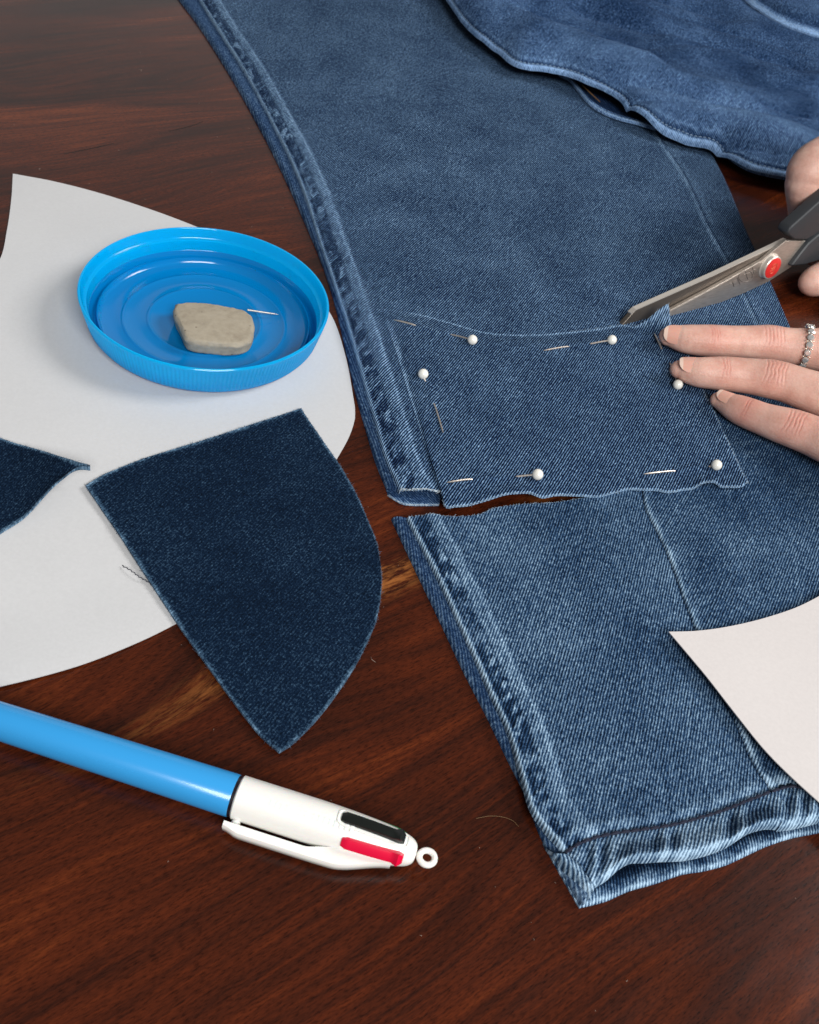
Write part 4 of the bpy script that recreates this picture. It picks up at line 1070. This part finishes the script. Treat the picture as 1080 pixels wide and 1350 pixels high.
def body(name, chains, voxel=0.42, smooth=5, balls=False):
    """union of tapered chains, remeshed into one continuous skin"""
    mb = MB()
    for ch in chains:
        P = np.array([c[:3] for c in ch], float); R = np.array([c[3] for c in ch], float)
        n = 60; D = np.r_[0, np.cumsum(np.linalg.norm(np.diff(P, axis=0), axis=1))]; u = np.linspace(0, 1, n)
        C = curve([tuple(p) + (r,) for p, r in zip(P, R)], u=u)
        # round the two ends
        T0 = C[0, :3] - C[1, :3]; T0 /= np.linalg.norm(T0); T1 = C[-1, :3] - C[-2, :3]; T1 /= np.linalg.norm(T1)
        cap0 = [np.r_[C[0, :3] + T0 * C[0, 3] * math.sin(a), C[0, 3] * max(math.cos(a), .06)] for a in np.linspace(math.pi / 2, 0.2, 7)]
        cap1 = [np.r_[C[-1, :3] + T1 * C[-1, 3] * math.sin(a), C[-1, 3] * max(math.cos(a), .06)] for a in np.linspace(0.2, math.pi / 2, 7)]
        C = np.array(cap0 + list(C) + cap1)
        if balls:
            for q in C: mb.ball(q[:3], q[3], 18, 12)
        else: mb.tube(C[:, :3], C[:, 3], 28)
    o = mb.build(name, SKIN, sharp=0)
    md = o.modifiers.new('remesh', 'REMESH'); md.mode = 'VOXEL'; md.voxel_size = voxel * MM; md.use_smooth_shade = True
    ms = o.modifiers.new('smooth', 'SMOOTH'); ms.iterations = smooth; ms.factor = 0.5
    dg = bpy.context.evaluated_depsgraph_get()
    me = bpy.data.meshes.new_from_object(o.evaluated_get(dg))
    o.modifiers.clear(); old = o.data; o.data = me; bpy.data.meshes.remove(old)
    if not me.materials: me.materials.append(SKIN)
    me.polygons.foreach_set('use_smooth', np.ones(len(me.polygons), bool))
    return o

def sculpt(o, joints, up, extra=None):
    """knuckle creases pressed into the back of the fingers, redness over joints, shade painted on the undersides"""
    me = o.data; n = len(me.vertices)
    V = np.empty(n * 3); me.vertices.foreach_get('co', V); V = V.reshape(-1, 3) / MM
    N = np.empty(n * 3); me.vertices.foreach_get('normal', N); N = N.reshape(-1, 3)
    flush_shade = 0.03 + 0.24 * np.clip(-(N @ up) + 0.30, 0, 1) + 0.16 * (fbm(V[:, 0] / 6, V[:, 1] / 6, 201) - .5)  # downward-facing term paints the fingers' underside shade as redness
    disp = np.zeros(n)
    for c, axd, r, strength, count, gap, flu in joints:
        d = V - c; q = d @ axd
        lat = np.cross(axd, up); lat /= np.linalg.norm(lat); w = d @ lat
        rad = np.linalg.norm(d - q[:, None] * axd, axis=1)
        on = (rad < r * 1.45) * np.clip((N @ up) * 1.6 + 0.15, 0, 1)
        wob = 0.9 * (fbm(w / 2.6, q / 8, int(abs(c[0]) * 7)) - .5)
        for k in range(count):
            o_ = (k - (count - 1) / 2) * gap
            bow = -0.018 * w * w * np.sign(o_ if abs(o_) > 0.1 else 1) * -1
            g = np.exp(-((q - o_ - bow * 0.9 - wob) / 0.24) ** 2) * (0.45 + 0.75 * vnoise(w / 2.0, np.full(n, k * 3.1), 77 + k))
            fade = np.clip(1 - (np.abs(w) / (r * 0.85)) ** 2, 0, 1)
            disp -= strength * 0.9 * g * on * fade; flush_shade += 0.40 * g * on * fade
        bulge = np.exp(-(q / (r * 0.8)) ** 2) * on
        disp += 0.25 * bulge; flush_shade += 1.25 * flu * np.exp(-(q / (r * 0.9)) ** 2) * on
    V = V + N * disp[:, None]
    me.vertices.foreach_set('co', (V * MM).ravel())
    a = me.attributes.new('flush_shade', 'FLOAT', 'POINT'); a.data.foreach_set('value', np.clip(flush_shade, 0, 1).astype(np.float32))
    me.update()

def nail(parent, c, axd, nd, r, length, span, tipw=1.0):
    """curved nail plate: axd points to the fingertip, nd out of the nail"""
    lat = np.cross(nd, axd); lat /= np.linalg.norm(lat); nd = np.cross(axd, lat)
    nu, nv = 17, 22; rows = []
    for j in range(nv):
        u = j / (nv - 1); ln = (u - 0.5) * length
        narrow = (1.0 - 0.6 * (1 - sstep(u, 0, 0.30)) ** 2) * math.sqrt(max(0.04, 1 - (max(0, u - 0.55) / 0.45) ** 2.4 * 0.9))
        for i in range(nu):
            a = (i / (nu - 1) * 2 - 1) * span * narrow
            rr = r * (1 - 0.20 * max(0, u - 0.35) ** 1.3 - 0.06 * (1 - sstep(u, 0, .12)))
            rows.append(c + axd * ln + (nd * math.cos(a) + lat * math.sin(a)) * rr)
    V = np.array(rows); W = V - 0.45 * (V - (c + ((V - c) @ axd)[:, None] * axd)) / r
    i = np.arange(nu * nv).reshape(nv, nu); Nn = nu * nv
    q = np.stack([i[:-1, :-1], i[:-1, 1:], i[1:, 1:], i[1:, :-1]], -1).reshape(-1, 4)
    ring = np.concatenate([i[0, :], i[1:, -1], i[-1, -2::-1], i[-2:0:-1, 0]])
    w = np.stack([ring, np.roll(ring, -1), np.roll(ring, -1) + Nn, ring + Nn], -1)
    mb = MB(); mb.v = np.concatenate([V, W]).tolist(); mb.f = np.concatenate([q, q[:, ::-1] + Nn, w]).tolist()
    o = mb.build('fingernail', NAIL, parent, sharp=60)
    # pale free edge
    k = int(nv * 0.84); E_ = V.reshape(nv, nu, 3)[k:]; off = (E_ - (c + ((E_ - c) @ axd)[..., None] * axd)) / r
    E_ = E_ + off * 0.06; n2 = E_.shape[0]; i2 = np.arange(n2 * nu).reshape(n2, nu)
    q = np.stack([i2[:-1, :-1], i2[:-1, 1:], i2[1:, 1:], i2[1:, :-1]], -1).reshape(-1, 4)
    mb = MB(); mb.v = E_.reshape(-1, 3).tolist(); mb.f = q.tolist(); mb.build('nail_edge', NAIL_TIP, o, sharp=0)

def unit(v): return v / np.linalg.norm(v)
TOCAM = unit(np.array([0, 0, CAMH]) - at(960, 480, 12))
UPV = unit(0.6 * np.array([0, 0, 1.0]) + 0.5 * TOCAM)

def chain(pts):
    out = []
    for px, py, z, rp in pts:
        p = at(px, py, z); out.append((p[0], p[1], p[2], rp * depth(p) / F))
    return out

def build_holding_hand():
    f1 = chain([(881, 443.5, 10.6, 12.2), (889, 444.5, 11.0, 15.3), (902, 446.5, 11.8, 18.5), (920, 448.5, 12.6, 20.2), (937, 449.5, 13.4, 20.7), (965, 450.5, 14.4, 21.2), (990, 451.5, 15.4, 22.2), (1014, 452.5, 16.4, 23.4), (1036, 455.5, 17, 23.4), (1061, 458.5, 18, 26.0), (1085, 461.5, 19, 29.1), (1120, 466.5, 21, 31.8), (1170, 474.5, 22, 35.0), (1240, 490.5, 22, 38.2)])
    f2 = chain([(895, 487.0, 10.2, 11.8), (905, 488.5, 10.8, 16.3), (920, 490.5, 11.6, 19.6), (940, 492.0, 12.4, 21.3), (965, 493.5, 13.6, 22.5), (990, 496.0, 15, 23.6), (1014, 499.5, 16.6, 25.3), (1036, 504.5, 17.4, 25.6), (1062, 513.5, 18.2, 27.0), (1090, 522.5, 19, 29.8), (1130, 531.5, 21, 33.7), (1180, 543.5, 22, 38.2), (1245, 548.5, 22, 40.4)])
    f3 = chain([(947, 527.5, 9.2, 10.6), (956, 531.5, 9.6, 14.1), (970, 538.0, 10.4, 18.3), (986, 545.0, 11.2, 20.0), (1005, 552.0, 12.4, 21.2), (1026, 559.0, 13.8, 23.5), (1045, 565.0, 14.6, 25.0), (1070, 574.0, 15.4, 26.5), (1100, 586.0, 17, 29.4), (1140, 599.0, 20, 33.0), (1190, 611.0, 21, 38.8), (1250, 611.0, 22, 42.4)])
    f4 = chain([(1140, 668, 9.5, 15), (1150, 664, 14, 18), (1165, 662, 17, 20), (1185, 668, 18, 25), (1255, 660, 20, 32)])
    th = chain([(1120, 415, 9.5, 17), (1150, 418, 12, 20), (1190, 430, 15, 24), (1260, 470, 18, 34)])
    palm = [chain([(1170, 480, 22, 34), (1185, 545, 23, 36), (1190, 610, 22, 34), (1200, 655, 20, 28)]), chain([(1240, 490, 22, 38), (1255, 560, 24, 44), (1255, 640, 21, 36)]), chain([(1250, 565, 24, 52), (1330, 585, 26, 58), (1420, 610, 30, 60), (1560, 650, 42, 70)])]
    o = body('hand', [f1, f2, f3, f4, th] + palm, voxel=0.34, smooth=8)
    J = []
    def jt(ch, i, j, st, cnt, gap, fl, shift=0.0):
        a, b = np.array(ch[i][:3]), np.array(ch[j][:3]); J.append((a + (b - a) * shift, unit(b - a), ch[i][3], st, cnt, gap, fl))
    jt(f1, 4, 5, 0.16, 4, 1.1, 0.16); jt(f1, 7, 8, 0.24, 6, 1.5, 0.16)
    jt(f2, 3, 4, 0.16, 3, 1.2, 0.14, .5); jt(f2, 6, 7, 0.26, 6, 1.5, 0.18, .2)
    jt(f3, 3, 4, 0.22, 2, 1.0, 0.28); jt(f3, 6, 7, 0.26, 5, 1.4, 0.22)
    # rosy fingertips
    for ch in (f1, f2, f3):
        a, b = np.array(ch[1][:3]), np.array(ch[2][:3]); pass
    sculpt(o, J, UPV)
    tag(o, 'pale hand pressing three fingers flat on the denim panel, wearing a ring', 'hand')
    nl = lambda ch, i, j: unit(np.array(ch[i][:3]) - np.array(ch[j][:3]))
    up = np.array([0, 0, 1.0])
    a = nl(f1, 1, 3); nail(o, np.array(f1[1][:3]) - a * 0.7, a, unit(TOCAM * 1.0 + up * 0.5), f1[1][3] * 1.15, 11.2, 0.88)
    a = nl(f2, 1, 3); nail(o, np.array(f2[1][:3]) - a * 1.4, a, unit(TOCAM * 0.35 + up * 1.0), f2[1][3] * 1.14, 10.4, 0.85)
    a = nl(f3, 1, 3); nail(o, np.array(f3[1][:3]) - a * 0.6, a, unit(TOCAM * 0.2 + up * 1.0), f3[1][3] * 1.16, 8.8, 0.85)
    # ring of small stones on the topmost finger
    i = 9; c = np.array(f1[i][:3]); axd = unit(np.array(f1[i + 1][:3]) - np.array(f1[i - 1][:3]))
    axd = unit(axd + 0.10 * np.array([0, -1.0, 0.0]))
    r = f1[i][3] + 0.45
    u = unit(np.cross(axd, up)); w = np.cross(u, axd)
    rg = empty('ring', tuple(c * np.array([1, 1, 0])), 'silver ring set with a row of small clear stones, worn on the top finger', 'ring')
    silver = plain('silver', (216, 210, 198), 0.18, 1.0).m
    mb = MB(); mb.tube([c + (u * math.cos(k) + w * math.sin(k)) * r for k in np.linspace(0, 2 * math.pi, 73)], 0.75, 8, caps=False); mb.build('band', silver, rg)
    gem = NT('clear_stone'); gem.set(Base_Color=(0.95, 0.95, 0.93, 1), Roughness=0.03, Metallic=0.75)
    for k in range(18):
        an = 2 * math.pi * k / 18; dr = u * math.cos(an) + w * math.sin(an); tn = -u * math.sin(an) + w * math.cos(an)
        cc = c + dr * (r + 0.75); mb = MB()
        g1 = [cc + (tn * math.cos(q) + axd * math.sin(q)) * 1.5 for q in np.linspace(0, 2 * math.pi, 9)[:-1]]
        g2 = [cc + dr * 0.45 + (tn * math.cos(q + .39) + axd * math.sin(q + .39)) * 0.95 for q in np.linspace(0, 2 * math.pi, 9)[:-1]]
        g0 = [cc - dr * 0.8 + (tn * math.cos(q) + axd * math.sin(q)) * 1.0 for q in np.linspace(0, 2 * math.pi, 9)[:-1]]
        mb.prism(g0, g1); mb.prism(g1, g2); mb.build('stone', gem.m, rg, smooth=False)
        for sgn in (-1, 1):
            pass
    mb = MB()
    for k in range(18):
        an = 2 * math.pi * (k + .5) / 18; dr = u * math.cos(an) + w * math.sin(an)
        for sg in (-1, 1): mb.ball(c + dr * (r + 1.0) + axd * sg * 1.2, 0.38, 8, 6)
    mb.build('claw_settings', silver, rg, kind='stuff')

def build_cutting_hand():
    # thumb knuckle and thumb passing behind the handle; the other fingers wrap the loops out of the picture
    def chain(pts):
        out = []
        for px, py, off, rp in pts:
            p = SC_PLANE(px, py, off); out.append((p[0], p[1], p[2], rp * depth(p) / F))
        return out
    zch = lambda pts: [(*at(a, b, z), rp * depth(at(a, b, z)) / F) for a, b, z, rp in pts]
    th = chain([(1165, 190, -18, 38), (1120, 202, -17, 36), (1085, 214, -16, 33), (1066, 225, -15, 28), (1061, 242, -14, 25.5), (1062, 262, -13, 24), (1064, 285, -12, 23.5), (1068, 308, -11, 23), (1074, 326, -10, 21)])
    f1 = chain([(1190, 250, -16, 34), (1130, 262, -14, 30), (1108, 280, -11, 26), (1106, 305, -10, 24), (1112, 326, -10, 22)])
    f2 = zch([(1230, 300, 34, 34), (1150, 336, 20, 27), (1110, 356, 14, 24), (1079, 369, 11, 21)])
    f3 = zch([(1240, 340, 30, 34), (1190, 365, 20, 26), (1150, 385, 13, 23), (1128, 398, 10, 19)])
    f4 = chain([(1260, 240, 0, 30), (1230, 190, 6, 26), (1190, 150, 8, 23), (1165, 140, 6, 20)])
    palm = [chain([(1150, 205, -20, 38), (1200, 250, -18, 42), (1240, 310, -16, 42)]), chain([(1220, 270, -16, 52), (1300, 290, -14, 58), (1400, 320, -10, 60), (1560, 370, 0, 72)])]
    o = body('hand', [th, f1, f2, f3, f4] + palm, voxel=0.5, smooth=22, balls=True)
    J = []
    a, b = np.array(f2[2][:3]), np.array(f2[3][:3]); J.append((a, unit(b - a), f2[2][3], 0.0, 0, 1.6, 0.12))
    sculpt(o, J, UPV)
    tag(o, 'hand at the right edge gripping the grey scissor handles', 'hand')
build_holding_hand()
build_cutting_hand()

# ------------------------------------------------------------------ small things on the wood
def build_bits():
    mb = MB()
    c = curve([(628, 1079), (645, 1076), (662, 1077), (676, 1082), (684, 1090)], 20)
    mb.tube(at(c[:, 0], c[:, 1], 0.3), 0.055, 5)
    tag(mb.build('loose_fibre', M['thread_tan']), 'fine curved tan fibre on the wood between pen tip and jeans hem', 'fibre')
build_bits()

def build_lint():
    rg = np.random.default_rng(77); mb = MB()
    for k in range(170):
        x, y = rg.uniform(-230, 150), rg.uniform(85, 620)
        p = np.array([x, y, 0.12]); a = rg.uniform(0, 6.28); L = rg.uniform(0.25, 0.7) if rg.random() < 0.85 else rg.uniform(1.2, 3.0)
        q = p + np.array([math.cos(a), math.sin(a), 0.1]) * L; m_ = (p + q) / 2 + np.array([math.sin(a), -math.cos(a), 0.6]) * L * 0.25
        mb.tube([p, m_, q], [0.05, 0.075, 0.04], 3)
    o = mb.build('lint', plain('lint_fibre', (150, 132, 120), 0.9).m, kind='stuff')
    o['label'] = 'tiny specks of lint and dust scattered on the wood'; o['category'] = 'lint'
build_lint()
